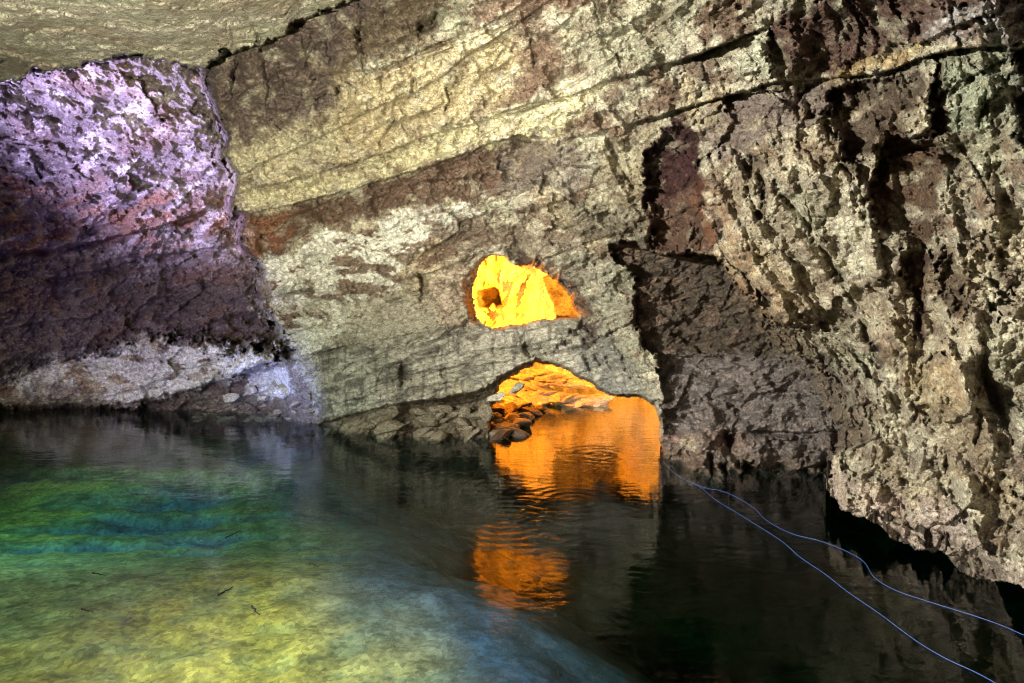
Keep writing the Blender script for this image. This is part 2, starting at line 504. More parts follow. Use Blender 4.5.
for ln, w, a in [([(700, 150), (722, 200), (748, 250), (772, 290), (800, 330), (835, 385), (852, 430)], 26, .42),
                 ([(764, 120), (780, 170), (800, 200), (824, 245), (850, 290), (866, 330)], 20, .40),
                 ([(728, 140), (742, 180), (756, 225), (790, 268), (800, 300)], 16, .26),
                 ([(862, 190), (872, 240), (888, 290), (906, 350), (915, 400), (940, 450)], 22, .30),
                 ([(812, 330), (850, 380), (872, 430), (890, 470)], 18, .28),
                 ([(940, 330), (965, 380), (985, 420), (1000, 470)], 20, .34),
                 ([(935, 140), (952, 200), (962, 260), (975, 320), (984, 370)], 18, .26),
                 ([(900, 380), (915, 430), (935, 480), (950, 520)], 16, .22),
                 ([(985, 60), (992, 110), (990, 170), (1000, 230), (1010, 300)], 16, .22),
                 ([(640, 30), (660, 70), (690, 100)], 18, .20), ([(590, 20), (605, 60), (615, 80)], 14, .20),
                 ([(545, 150), (562, 185), (590, 215), (620, 245)], 16, .26), ([(600, 150), (620, 185), (645, 225)], 14, .22),
                 ([(610, 260), (625, 300), (640, 350), (655, 390)], 12, .14), ([(250, 20), (262, 70), (275, 120)], 12, .18), ([(300, 30), (306, 70), (318, 110)], 12, .16),
                 ([(380, 60), (386, 90), (392, 130)], 12, .14), ([(455, 30), (470, 60), (490, 100)], 14, .18), ([(520, 20), (536, 60), (556, 90)], 12, .18)]:
    ridge(ln, w, a)

# long bedding ledges of the main wall
L1 = [(232, 193), (262, 187), (300, 179), (340, 167), (383, 154), (423, 137), (473, 124), (526, 104), (569, 96), (606, 82), (656, 66), (700, 54), (747, 34), (770, 26)]
ledge(L1, 0.34, 7, 0.34, 12)
ledge([(246, 214), (290, 205), (340, 192), (383, 180), (430, 166), (456, 157), (490, 144), (519, 135), (556, 139)], 0.62, 30, 0.12, 8)
ledge([(340, 74), (386, 67), (420, 52), (440, 42), (480, 28), (510, 12), (530, 0)], 0.28, 7, 0.06)
ledge([(372, 62), (420, 60), (450, 48), (500, 27), (540, 12)], 0.18, 5, 0.05)
ledge([(203, 100), (240, 92), (290, 96), (340, 84)], 0.18, 8)
ledge([(560, 140), (600, 132), (650, 118), (700, 103), (740, 92), (781, 80), (814, 79), (881, 73), (922, 57), (960, 48), (1030, 42)], 0.35, 8, 0.10, 7)
ledge([(250, 262), (300, 241), (360, 232), (430, 212), (480, 190)], 0.06, 8)
ledge([(250, 300), (300, 292), (350, 285), (400, 280), (440, 270), (475, 256)], 0.22, 6, 0.06)
ledge([(300, 330), (350, 316), (420, 290)], 0.10, 5)
ledge([(480, 205), (520, 212), (560, 226), (590, 238), (640, 250)], 0.25, 8, 0.05)
ledge([(505, 250), (540, 256), (570, 262), (610, 262)], 0.12, 5)
# underside of the grey slab, with the rubble slope below it
ledge([(262, 436), (318, 424), (340, 417), (390, 405), (456, 396), (486, 388), (506, 373), (526, 363), (545, 358)], 0.75, 30, 0.05, 6, .45)
ledge([(335, 405), (400, 386), (450, 372), (500, 360)], 0.06, 4)
ledge([(360, 372), (430, 352), (500, 348), (560, 340)], 0.06, 4)
for dy_ in (-16, 10, 24, 38):
    ledge([(300, 372 + dy_), (350, 362 + dy_), (410, 350 + dy_), (460, 342 + dy_), (520, 336 + dy_)], 0.10, 5, .03, 4)
ledge([(300, 358), (350, 345), (416, 345), (440, 338), (470, 334)], 0.10, 4)
# underside of the white slab, lower left
ledge([(80, 398), (126, 404), (186, 391), (233, 377), (262, 364), (292, 356)], 0.25, 5, 0.12, 10)
# left chamber terraces
ledge([(-60, 262), (0, 250), (20, 252), (60, 248), (100, 240), (160, 226), (200, 212), (225, 200)], 0.9, 10, 0.35, 9)
ledge([(-60, 300), (0, 292), (50, 280), (110, 268), (150, 255), (230, 246)], 0.35, 10, 0.15)
ledge([(-60, 190), (0, 196), (60, 200), (120, 190), (160, 196)], 0.35, 12, 0.2, 8)
ledge([(0, 140), (60, 148), (110, 140), (150, 150)], 0.3, 10, 0.15)
ledge([(0, 330), (40, 322), (90, 318), (140, 300), (200, 292)], 0.25, 8, 0.1)
# recess beds
ledge([(645, 352), (680, 356), (720, 356), (765, 356)], 0.22, 4, 0.06)
ledge([(664, 418), (690, 424), (720, 430), (760, 430), (800, 432), (845, 430)], 0.35, 6, 0.10)
ledge([(680, 300), (700, 296), (730, 299)], 0.2, 6)
crack([(728, 432), (727, 460), (728, 500)], 3.2, 1.0)
crack([(710, 450), (711, 480)], 2.0, 0.5)
crack([(676, 470), (680, 452), (692, 445), (702, 440)], 2.0, 0.4)
pocket([(744, 462), (752, 458), (764, 470), (770, 488), (748, 492)], 0.7, 4)
for k, (a, b) in enumerate([(760, 462), (790, 470), (812, 476)]):
    bump_out([(a - 12, b - 30), (a + 10, b - 30), (a + 12, b - 4), (a, b + 5), (a - 10, b - 4)], 0.2)

# cracks of the main wall
for ln, w, d in [
    ([(430, 0), (440, 5), (432, 25), (415, 30)], 4, .5), ([(505, 0), (512, 15), (508, 45)], 3, .3), ([(522, 10), (530, 40), (535, 70)], 2.2, .25),
    ([(383, 75), (384, 100), (387, 122)], 2, .2), ([(414, 50), (414, 70), (413, 94)], 2, .25), ([(367, 103), (374, 138)], 1.5, .12), ([(340, 118), (350, 145)], 1.8, .15),
    ([(486, 55), (496, 75), (512, 65)], 2, .2), ([(579, 90), (600, 120), (608, 140), (622, 172), (648, 205)], 3, .35), ([(606, 82), (612, 110), (640, 135)], 1.6, .2),
    ([(457, 131), (456, 145), (463, 152)], 1.5, .2), ([(477, 118), (478, 140)], 1.2, .15), ([(439, 137), (441, 155)], 1.5, .15), ([(407, 146), (408, 160)], 1.5, .15),
    ([(536, 100), (537, 125)], 1.5, .12), ([(560, 140), (562, 165), (556, 180)], 2, .25),
    ([(540, 175), (552, 190), (575, 200), (590, 215)], 3, .35), ([(536, 195), (535, 215)], 2, .25),
    ([(401, 355), (403, 372), (409, 381)], 3.0, .35), ([(400, 372), (402, 388)], 1.5, .2), ([(436, 344), (435, 362), (444, 378)], 1.2, .2), ([(524, 330), (526, 350), (533, 358)], 3.0, .35),
    ([(538, 345), (548, 355)], 1.2, .15), ([(556, 348), (547, 356)], 1.2, .15), ([(560, 340), (575, 355)], 1.5, .2), ([(470, 322), (450, 333), (420, 340), (395, 350)], 2.2, .25),
    ([(585, 355), (592, 372)], 2, .2), ([(600, 340), (612, 372)], 1.5, .2), ([(570, 330), (590, 345), (610, 375)], 2, .25), ([(626, 350), (640, 385)], 1.6, .18), ([(610, 330), (632, 380)], 1.5, .15),
    ([(576, 238), (600, 232), (625, 240)], 2, .2), ([(560, 245), (585, 268), (590, 290)], 1.6, .15), ([(592, 300), (612, 305), (628, 300)], 2.5, .25), ([(596, 285), (620, 283), (640, 276)], 3, .3),
    ([(380, 215), (380, 240)], 1.2, .1), ([(300, 262), (330, 262)], 2, .15),
    ([(228, 20), (236, 60), (232, 100)], 3, .25), ([(262, 45), (270, 90), (262, 130)], 2.4, .25), ([(300, 30), (310, 70), (318, 110)], 2.4, .2), ([(325, 20), (330, 60), (340, 100)], 2, .2),
    ([(355, 0), (362, 30), (356, 60)], 3, .3), ([(378, 0), (384, 20), (392, 40)], 2, .2),
    # ceiling
    ([(-20, 5), (8, 14), (28, 30), (55, 53)], 3.5, .25), ([(55, 53), (40, 40), (20, 36)], 1.5, .08), ([(220, 22), (215, 28), (190, 36), (150, 50), (130, 48)], 2, .10),
    ([(243, 44), (246, 35), (265, 18), (280, 0)], 1.8, .12), ([(120, 0), (125, 18), (160, 30)], 1.5, .06), ([(95, 16), (130, 26), (205, 26), (222, 18)], 1.5, .06), ([(60, 0), (70, 20), (64, 40), (100, 58)], 1.2, .05),
    ([(206, 62), (210, 40), (218, 25)], 1.2, .06),
    # buttress
    ([(758, 140), (766, 160), (775, 190), (798, 210), (810, 232), (826, 258), (841, 281), (852, 300), (862, 325), (868, 350)], 4.5, .55),
    ([(831, 88), (828, 140), (838, 160), (856, 182), (863, 205), (865, 235)], 4, .5), ([(742, 150), (750, 200), (762, 222)], 4, .4), ([(700, 260), (720, 258), (760, 250)], 2, .2),
    ([(983, 328), (984, 371), (996, 410), (1004, 425), (1014, 445)], 4, .5), ([(940, 312), (958, 336)], 2.2, .25), ([(975, 380), (978, 420), (976, 445)], 3, .3),
    ([(795, 322), (850, 323)], 1.8, .3), ([(905, 400), (930, 370), (935, 350)], 2, .15), ([(880, 445), (905, 452), (925, 462), (960, 470)], 2.2, .25), ([(946, 450), (947, 480)], 1.8, .2), ([(956, 505), (1024, 508)], 1.5, .2),
    ([(870, 505), (884, 494), (900, 488), (925, 488), (940, 495)], 2.5, .15), ([(1000, 520), (1024, 535)], 2, .25),
    ([(772, 280), (785, 300), (795, 330)], 2.4, .2), ([(880, 240), (888, 270), (886, 290)], 2.4, .2), ([(960, 90), (958, 150), (962, 200)], 3, .3), ([(985, 85), (980, 130)], 3, .25), ([(940, 80), (945, 110)], 3, .3), ([(990, 150), (985, 220), (1000, 260)], 3, .25),
    ([(965, 200), (955, 225), (962, 250)], 2, .15), ([(740, 330), (765, 352), (790, 370)], 1.6, .15),
]:
    crack(ln, w, d)

# hollows
RED = [(659, 133), (680, 117), (700, 134), (704, 168), (703, 205), (719, 226), (716, 250), (668, 252), (650, 244), (647, 200), (645, 150)]
pocket(RED, 0.75, 7)
pocket([(833, 88), (870, 80), (922, 68), (928, 100), (915, 120), (905, 135), (885, 132), (868, 150), (850, 168), (838, 150), (830, 120)], 0.55, 4)
pocket([(884, 128), (905, 138), (940, 130), (952, 160), (942, 190), (932, 245), (912, 250), (870, 225), (868, 190), (878, 160)], 0.50, 4)
pocket([(930, 55), (942, 54), (944, 100), (950, 135), (932, 140), (930, 90)], 0.40, 3)
pocket([(905, 247), (929, 240), (934, 262), (925, 290), (926, 322), (917, 338), (910, 325), (914, 300), (903, 280), (900, 262)], 0.60, 3)
pocket([(934, 262), (952, 250), (968, 280), (972, 310), (952, 318), (945, 300), (940, 280)], 0.40, 3)
pocket([(868, 342), (884, 340), (882, 370), (874, 373), (869, 360)], 0.5, 3)
pocket([(757, 294), (772, 296), (780, 316), (770, 322), (758, 312)], 0.5, 3)
pocket([(1010, 46), (1040, 44), (1040, 82), (1020, 74)], 0.5, 3)
pocket([(1012, 95), (1024, 88), (1045, 90), (1045, 150), (1018, 145)], 0.5, 3)
pocket([(746, 158), (762, 160), (764, 200), (770, 225), (755, 215)], 0.35, 3)
pocket([(772, 165), (790, 175), (800, 205), (780, 200)], 0.25, 3)
pocket([(797, 90), (818, 84), (816, 118), (805, 112)], 0.2, 3)
pocket([(497, 155), (520, 140), (530, 168), (520, 182), (500, 176)], 0.25, 3)
pocket([(480, 180), (492, 170), (500, 180), (486, 195)], 0.2, 3)
pocket([(465, 214), (480, 212), (482, 228), (470, 228)], 0.2, 3)
pocket([(767, 30), (775, 26), (790, 50), (786, 80), (770, 76)], 0.35, 4)
bump_out([(741, 78), (744, 50), (756, 38), (768, 48), (780, 76)], 0.20)
bump_out([(946, 290), (955, 300), (957, 312), (948, 310)], 0.35, 3)
bump_out([(952, 284), (962, 280), (970, 286), (962, 294), (952, 292)], 0.30, 3)
bump_out([(920, 100), (932, 70), (936, 100), (930, 130), (918, 137), (905, 138)], 0.25, 3)
bump_out([(872, 135), (886, 132), (884, 155), (876, 165), (868, 150)], 0.3, 3)
bump_out([(690, 168), (706, 172), (716, 186), (706, 195), (692, 186)], 0.2)
# dark bay right of the window, and the dark underside of the arch
pocket([(508, 246), (525, 250), (550, 262), (572, 282), (590, 312), (602, 345), (590, 340), (575, 330), (560, 290), (535, 275), (515, 268)], 0.35, 5)
# lower edge ribs of the buttress
pocket([(862, 500), (885, 492), (930, 492), (955, 520), (975, 545), (950, 560), (900, 545), (870, 522)], 0.06, 5)
# shadow gap under ceiling on the far left
pocket([(-20, 60), (20, 62), (50, 62), (28, 76), (8, 84), (-20, 84)], 0.4, 3)

# ---- openings
WINDOW = [(458, 286), (465, 274), (472, 263), (478, 257), (484, 254), (507, 254), (512, 262), (518, 264), (530, 262), (545, 270), (556, 278), (567, 289), (573, 298), (579, 312),
          (581, 319), (560, 320), (545, 321), (532, 323), (527, 327), (511, 329), (500, 333), (483, 332), (469, 325), (463, 307)]
ARCH = [(492, 396), (497, 386), (502, 379), (519, 369), (535, 359), (550, 361), (568, 366), (576, 374), (593, 381), (601, 388), (613, 393), (642, 394), (652, 400),
        (660, 411), (663, 428), (664, 446), (668, 470), (674, 520), (674, 640), (500, 640), (498, 470), (488, 436), (487, 420), (490, 405)]
sW = sdpoly(VX, VY, WINDOW, 80); sA = sdpoly(VX, VY, ARCH, 80)
wwin = 3.0 + 13.0 * sst(494, 466, X) + 4.0 * sst(318, 330, Yp)
h -= (0.45 + .85 * sst(490, 465, X)) * sst(0, 1, np.maximum(sW, 0) / wwin)
h -= 1.2 * sst(0, 1, np.maximum(sA, 0) / 4.0)
# flank of the window bends in before the edge, on its left and sill
fl_ = np.exp(-np.maximum(-sW, 0) / 16.0) * sst(500, 470, X)
h -= 0.35 * fl_
bump_out([(524, 329), (545, 323), (575, 323), (588, 330), (592, 345), (560, 350), (530, 352)], 0.18, 5)

Dd = D0 - h
# soft limit of very steep steps is left as it is: they are real faces of the rock

# ---- undercut of the recess and of the buttress above the water
lip_pts = np.array([(-500, 2000), (722, 2000), (729, 496), (734, 480), (744, 474), (752, 470), (764, 482), (771, 476), (790, 474), (801, 482), (814, 482), (826, 486), (829, 491),
                    (841, 511), (860, 518), (882, 525), (895, 538), (915, 549), (942, 552), (955, 566), (972, 578), (999, 579), (1012, 583), (1024, 588), (1100, 610), (1200, 636), (1500, 640)], float)
lip = np.interp(gx, lip_pts[:, 0], lip_pts[:, 1])
on = (gx > 728)
jag = 4.0 * perlin(gx / 11.0, 0 * gx, 0 * gx + .5, 120) + 2.5 * perlin(gx / 4.5, 0 * gx, 0 * gx + .5, 121)
lip = np.where(on, lip + jag, 3000)
VP = np.stack([DX * Dd, Dd, 3.5 + DZ * Dd], -1)
rows = np.arange(ny)
for j in np.nonzero(on)[0]:
    r = np.searchsorted(gy, lip[j])
    if r >= ny - 1:
        continue
    base = VP[max(r - 3, 0):r + 1, j].mean(0)
    P0 = VP[r, j].copy()
    q = (gy[r:] - gy[r])
    t = np.clip(q / 46.0, 0, 1)
    back = 4.2 * t
    dv = np.array([P0[0], P0[1]]); dv = dv / np.linalg.norm(dv)
    VP[r:, j, 0] = P0[0] + back * dv[0]
    VP[r:, j, 1] = P0[1] + back * dv[1]
    VP[r:, j, 2] = P0[2] + 0.35 * np.sin(np.pi * np.clip(t * 1.15, 0, 1)) - 1.6 * t ** 2 - np.maximum(q - 46, 0) * 0.03
# rough underside
und = (Yp > lip[None, :])
VP[..., 2] += np.where(und, 0.10 * fbm(VP[..., 0] / .5, VP[..., 1] / .5, 0 * X, 3, 130), 0)

# ---------------------------------------------------------------- colour of the stone (linear), with some shade painted in
def C(r, g, b): return np.array([r, g, b], F32)


cream = C(.43, .40, .31); ochre = C(.36, .27, .13); brown = C(.105, .068, .046); umber = C(.06, .036, .028)
grey = C(.26, .25, .215); white = C(.66, .67, .60); lilac = C(.40, .36, .36); rust = C(.24, .11, .05); green = C(.30, .32, .22)
nA = fbm(PX / 1.5, PY / 1.5, PZ / 1.5, 5, 200); nB = fbm(BU / 0.8, PY / .5, BW / .25, 5, 201); nC = fbm(PX / .22, PY / .22, PZ / .22, 4, 202)
colr = np.zeros(X.shape + (3,), F32) + cream


def mix(c, k):
    k = np.clip(k, 0, 1)[..., None]
    colr[...] = colr * (1 - k) + c * k


mix(ochre, sst(-.1, .6, nA) * .55)
mix(green, sst(0.0, .6, -nA) * .6 * (1 - wS))
mix(grey, sst(.0, .5, nB) * .5)
nD = fbm(BU / .55, PY / .5, BW / .33, 5, 203, .62)
mix(brown * 1.2, sst(.10, .34, nD) * .8 * (wU + wB * .55))
nF = fbm(BU / 2.4, PY / 1.5, BW / .55, 5, 206)
mix(brown * 1.4, sst(.08, .30, nF) * .9 * (wU + .4 * wB))
nE = fbm(FU / .35, PY / .5, FV / .9, 5, 204, .62)
mix(brown * 1.5, sst(.18, .46, nE) * .5 * wB)
mix(C(.56, .54, .42), sst(.12, .5, -nD) * .55)
# grey slab
mix(C(.33, .32, .27), wS * .85)
mix(C(.13, .12, .10), wS * sst(-.05, .25, nB) * .85)
mix(C(.46, .45, .40), wS * sst(0.1, .4, fbm(BU / 1.6, PY, BW / .12, 4, 214)) * .6)
mix(C(.10, .09, .075), wS * sst(.25, .38, fbm(PX / .16, PY / .3, PZ / .9, 4, 215)) * .7)
# left chamber stone
mix(C(.27, .235, .22), LC)
mix(C(.62, .58, .56), LC * sst(.02, .35, fbm(BU / .9, PY / .9, BW / .35, 5, 211)) * .9)
mix(C(.10, .075, .07), LC * sst(.02, .35, fbm(BU / 1.3, PY / .9, BW / .4, 5, 212)) * .5)
mix(C(.30, .16, .09), LC * sst(170, 200, Yp + 30 * nA) * sst(262, 235, Yp + 30 * nA) * sst(-.3, .3, nB) * .85)
mix(C(.13, .10, .09), LC * sst(245, 275, Yp + 30 * nA) * .8)  # lower part painted darker, as if beyond the violet light
mix(rust, LC * sst(.0, .45, fbm(PX / 1.2, PY / 1.2, PZ / .9, 5, 210)) * .3)
mix(brown, LC * sst(.05, .3, nC) * .2)


nP = fbm(BU / .42, PY / .42, BW / .26, 4, 230)


def patch(poly, c, k=1.0, soft=6.0, holes=None, solid=False):
    s = sdpoly(WX, WY, poly, 20) + 7 * nC + 5 * nP
    a = sst(-2.0 if solid else -soft, 2.0 if solid else soft, s) * k * (1 if solid else (0.42 + 0.58 * sst(-.42, .02, nP)))
    if holes is not None:
        a = a * (1 - holes)
    mix(c, a)


bl = fbm(X / 26, Yp / 13, 0 * X + .3, 4, 220)
blot = sst(.14, .19, bl)
bl2 = sst(.02, .10, fbm(X / 22, Yp / 10, 0 * X + 5.3, 5, 221))
# brown band under the ledge
patch([(240, 216), (290, 208), (340, 194), (383, 182), (430, 168), (456, 159), (490, 146), (519, 137), (556, 141), (566, 165), (545, 176), (505, 190), (480, 200), (430, 206), (385, 212), (345, 222), (305, 236), (298, 246), (262, 256), (247, 262), (236, 240)], brown * 1.1, 1.25)
patch([(240, 220), (290, 212), (295, 240), (262, 254), (248, 262)], rust * .9, .7)
patch([(236, 225), (248, 222), (246, 245), (238, 262)], C(.6, .45, .42), .6)
# pale patches with brown islands
WH = [(248, 262), (258, 300), (274, 330), (292, 350), (320, 352), (350, 330), (370, 300), (400, 285), (410, 255), (440, 240), (480, 215), (470, 203), (432, 208), (385, 215), (372, 240), (345, 232), (318, 232), (305, 246), (288, 252), (262, 258)]
patch(WH, brown * 1.5, .95, solid=True)
patch(WH, white * 1.0, 1.0, holes=np.clip(bl2 * .9, 0, 1) * sst(230, 330, X) + blot * sst(330, 230, X), solid=True)
patch([(380, 220), (400, 214), (432, 208), (468, 204), (452, 220), (420, 238), (395, 240)], white, .85, holes=blot, solid=True)
patch([(262, 256), (300, 250), (330, 236), (350, 245), (330, 268), (290, 290), (262, 300)], white, .85, holes=blot, solid=True)
patch([(254, 306), (320, 302), (380, 300), (360, 330), (300, 352), (275, 332)], C(.5, .49, .40), .75, holes=blot, solid=True)
LW = [(-40, 385), (0, 383), (46, 362), (100, 349), (146, 335), (200, 340), (252, 345), (290, 348), (262, 364), (233, 376), (186, 390), (126, 403), (106, 396), (90, 378), (66, 398), (40, 400), (0, 404), (-40, 408)]
patch(LW, white * .95, 1.0, holes=sst(.10, .15, bl), solid=True)
patch([(-40, 388), (20, 385), (60, 378), (95, 380), (60, 404), (0, 412), (-40, 420)], brown * 1.6, .7)
# tan flank beside the window
patch([(400, 285), (440, 268), (468, 262), (462, 320), (420, 338), (350, 345), (330, 340), (370, 315)], C(.33, .31, .24), .7)
patch([(430, 268), (465, 262), (466, 322), (440, 325)], C(.48, .38, .30), .5)
# greenish grey ashlar right of the window
patch([(560, 250), (640, 262), (632, 310), (645, 355), (655, 400), (600, 385), (590, 330), (575, 290)], C(.24, .24, .19), .8)
patch([(580, 320), (610, 335), (650, 398), (610, 392), (575, 370)], C(.15, .15, .145), .8)
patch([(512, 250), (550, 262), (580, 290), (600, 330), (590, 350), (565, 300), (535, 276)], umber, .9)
# left top bay: shade of the roof painted in as dark colour
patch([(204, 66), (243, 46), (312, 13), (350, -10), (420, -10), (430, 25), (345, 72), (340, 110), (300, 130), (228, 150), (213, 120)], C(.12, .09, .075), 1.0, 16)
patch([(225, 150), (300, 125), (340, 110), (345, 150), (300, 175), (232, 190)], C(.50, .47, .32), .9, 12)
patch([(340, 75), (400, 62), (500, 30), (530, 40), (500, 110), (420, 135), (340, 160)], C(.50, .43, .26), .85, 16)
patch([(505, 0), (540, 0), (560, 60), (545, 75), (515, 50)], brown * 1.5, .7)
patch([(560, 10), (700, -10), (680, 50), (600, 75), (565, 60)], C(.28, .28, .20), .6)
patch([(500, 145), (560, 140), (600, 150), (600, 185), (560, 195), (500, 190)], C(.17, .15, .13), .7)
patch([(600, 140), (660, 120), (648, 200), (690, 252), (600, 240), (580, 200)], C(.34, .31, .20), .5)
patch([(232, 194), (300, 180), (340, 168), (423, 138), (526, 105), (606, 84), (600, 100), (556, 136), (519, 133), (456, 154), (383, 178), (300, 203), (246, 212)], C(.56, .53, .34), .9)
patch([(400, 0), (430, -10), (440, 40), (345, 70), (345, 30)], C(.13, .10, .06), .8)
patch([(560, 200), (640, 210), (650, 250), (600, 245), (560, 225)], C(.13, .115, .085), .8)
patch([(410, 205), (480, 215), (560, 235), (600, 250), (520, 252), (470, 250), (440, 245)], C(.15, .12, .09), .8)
# stains, and hollows with their shade painted in dark
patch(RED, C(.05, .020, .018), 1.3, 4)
patch([(650, 205), (690, 190), (716, 226), (716, 252), (655, 250)], brown * 1.7, .6)
patch([(770, 25), (790, 8), (850, -4), (1024, -30), (1060, 40), (1000, 40), (930, 44), (880, 60), (830, 78), (790, 74), (782, 52)], C(.085, .045, .035), .95)
patch([(790, -200), (1500, -200), (1500, 30), (1030, 36), (900, -5), (800, 0)], C(.10, .06, .045), .8)
patch([(915, 22), (950, 8), (1000, 6), (1060, 0), (1060, 42), (1000, 40), (935, 42), (925, 34)], C(.42, .42, .42), .75, holes=bl2 * .8)
patch([(830, 80), (860, 62), (900, 48), (925, 44), (930, 54), (881, 72), (846, 82)], ochre * 1.2, .7)
patch([(700, 110), (760, 90), (831, 84), (828, 124), (774, 128), (757, 141), (716, 160), (704, 140)], C(.17, .135, .125), .85)
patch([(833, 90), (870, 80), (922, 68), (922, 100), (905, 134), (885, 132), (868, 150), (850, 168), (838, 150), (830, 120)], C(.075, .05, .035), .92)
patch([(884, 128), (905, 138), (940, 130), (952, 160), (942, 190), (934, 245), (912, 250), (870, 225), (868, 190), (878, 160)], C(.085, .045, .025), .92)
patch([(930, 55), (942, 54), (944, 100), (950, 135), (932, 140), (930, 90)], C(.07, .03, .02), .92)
patch([(940, 52), (1000, 42), (1015, 60), (1010, 120), (960, 130), (944, 90)], C(.25, .29, .21), .7)
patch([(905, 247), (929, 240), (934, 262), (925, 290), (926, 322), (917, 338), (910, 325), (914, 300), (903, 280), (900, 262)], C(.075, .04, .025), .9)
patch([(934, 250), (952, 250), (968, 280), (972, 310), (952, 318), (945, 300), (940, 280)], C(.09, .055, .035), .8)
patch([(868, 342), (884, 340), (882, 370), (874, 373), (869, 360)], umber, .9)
patch([(746, 158), (762, 160), (764, 200), (770, 225), (755, 215)], brown, .8)
patch([(1008, 44), (1040, 44), (1040, 150), (1016, 145), (1012, 95)], C(.10, .10, .09), .8)
patch([(741, 78), (744, 50), (756, 38), (768, 48), (780, 76)], C(.42, .43, .33), .8)
patch([(757, 294), (772, 296), (780, 316), (770, 322), (758, 312)], umber, .9)
# recess, its shadow painted in as dark brown
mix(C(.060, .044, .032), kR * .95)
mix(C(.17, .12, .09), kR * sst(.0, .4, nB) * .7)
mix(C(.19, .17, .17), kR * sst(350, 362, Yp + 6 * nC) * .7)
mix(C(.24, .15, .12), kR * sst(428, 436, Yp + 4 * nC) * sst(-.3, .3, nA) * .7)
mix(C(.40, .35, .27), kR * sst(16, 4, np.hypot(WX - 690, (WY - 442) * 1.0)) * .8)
# margin of the buttress over the recess, redder
patch([(715, 255), (740, 270), (790, 325), (830, 370), (850, 400), (880, 440), (850, 445), (836, 425), (800, 360), (760, 330), (735, 290)], C(.20, .15, .10), .65)
# lower lip of the buttress: lilac and rose stone
patch([(828, 470), (880, 490), (940, 500), (1000, 560), (1080, 580), (1080, 620), (828, 560)], C(.44, .36, .33), .65)
# ceiling stone
mix(C(.37, .35, .28), kC * .95)
mix(C(.26, .21, .15), kC * sst(-.1, .4, nA) * .6)
mix(C(.33, .36, .24), kC * sst(-.1, .4, nB) * .4)
# water stain at the foot of the walls
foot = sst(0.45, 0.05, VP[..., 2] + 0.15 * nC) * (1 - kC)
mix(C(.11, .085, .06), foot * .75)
mix(C(.12, .095, .07), sst(0, 8, sU) * .85)
mix(C(.55, .55, .52), sst(0, 6, sdpoly(WX, WY, [(246, 372), (262, 366), (290, 364), (296, 395), (270, 402), (240, 396)])) * .85)
RUB = [(318, 424), (340, 419), (390, 407), (456, 398), (486, 390), (500, 380), (500, 450), (318, 450)]
mix(C(.17, .14, .10), sst(-1, 4, sdpoly(WX, WY, RUB)) * .85)
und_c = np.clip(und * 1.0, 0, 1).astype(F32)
mix(C(.045, .035, .028), und_c * .95)  # shade under the lip painted in as dark colour
mix(C(.010, .010, .009), sst(0.02, -0.12, VP[..., 2]))  # submerged rock blackened to stand in for dark water
mix(C(.10, .07, .07), sst(.03, .2, kL) * sst(1.0, .85, kL) * (1 - kC) * sst(-.3, .3, nB) * .7)  # alcove flank painted darker to tone down the light on it
colr = np.clip(colr, 0.003, 0.8)
rgba = np.concatenate([colr, np.ones(X.shape + (1,), F32)], -1)

# ---------------------------------------------------------------- faces, split into the parts of the cave
hole = (sW > wwin) | (sA > 4.0)
idx = np.arange(ny * nx).reshape(ny, nx)
quads = np.stack([idx[:-1, :-1], idx[:-1, 1:], idx[1:, 1:], idx[1:, :-1]], -1).reshape(-1, 4)
hv = hole.ravel()
keep = ~(hv[quads].any(1))
zz = VP[..., 2].ravel()
keep &= ~((zz[quads].max(1)) < -1.6)
keep &= ~((zz[quads].max(1) < -.30) & (X.ravel()[quads[:, 0]] > 660))
regions = np.zeros((ny, nx), np.int32)
regions[kL > .5] = 1
regions[kC > .5] = 2
regions[(kR > .5)] = 3
regions[(wB > .5) & (kR <= .5) & (kC <= .5)] = 4
reg = regions.ravel()[quads[:, 0]]
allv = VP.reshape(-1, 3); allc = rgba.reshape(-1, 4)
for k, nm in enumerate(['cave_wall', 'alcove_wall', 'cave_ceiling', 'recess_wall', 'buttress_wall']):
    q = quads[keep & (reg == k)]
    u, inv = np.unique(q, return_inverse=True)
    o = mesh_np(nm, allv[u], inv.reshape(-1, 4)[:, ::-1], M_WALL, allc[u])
    tag(o, kind='structure')

# ---------------------------------------------------------------- rear chamber, seen through the window and the arch
th = np.linspace(-0.35 * math.pi, 1.35 * math.pi, 420).astype(F32)      # plan angle, 90 deg = straight back
ph = np.linspace(-0.50, 1.45, 380).astype(F32)
T, Ph = np.meshgrid(th, ph)
rx, ry, rz = 7.0, 6.2, 7.6
ux = np.cos(T) * np.cos(Ph); uy = np.sin(T) * np.cos(Ph); uz = np.sin(Ph)
f_, e_ = facets(ux * 6 / .9, uy * 6 / .9, uz * 5 / 1.6, 300)
g_, e2_ = facets(ux * 6 / .35, uy * 6 / .35, uz * 5 / .6, 301)
q_, _ = facets(ux * 6 / .16, uy * 6 / .16, uz * 5 / .3, 303)
rr = 1 + 0.09 * fbm(ux * 2, uy * 2, uz * 2, 4, 302) + 0.045 * f_ + .014 * g_ + .006 * q_ + 0.03 * ridged(ux * 9, uy * 9, uz * 2.5, 3, 305) + .012 * crag(ux * 7, uy * 7, uz * 3, 5, 309) + .008 * fbm(ux * 25, uy * 25, uz * 14, 3, 306)
CX, CY = 3.6, 18.6
RXp = CX + rx * ux * rr; RYp = CY + ry * uy * rr; RZp = rz * uz * rr + 0.3
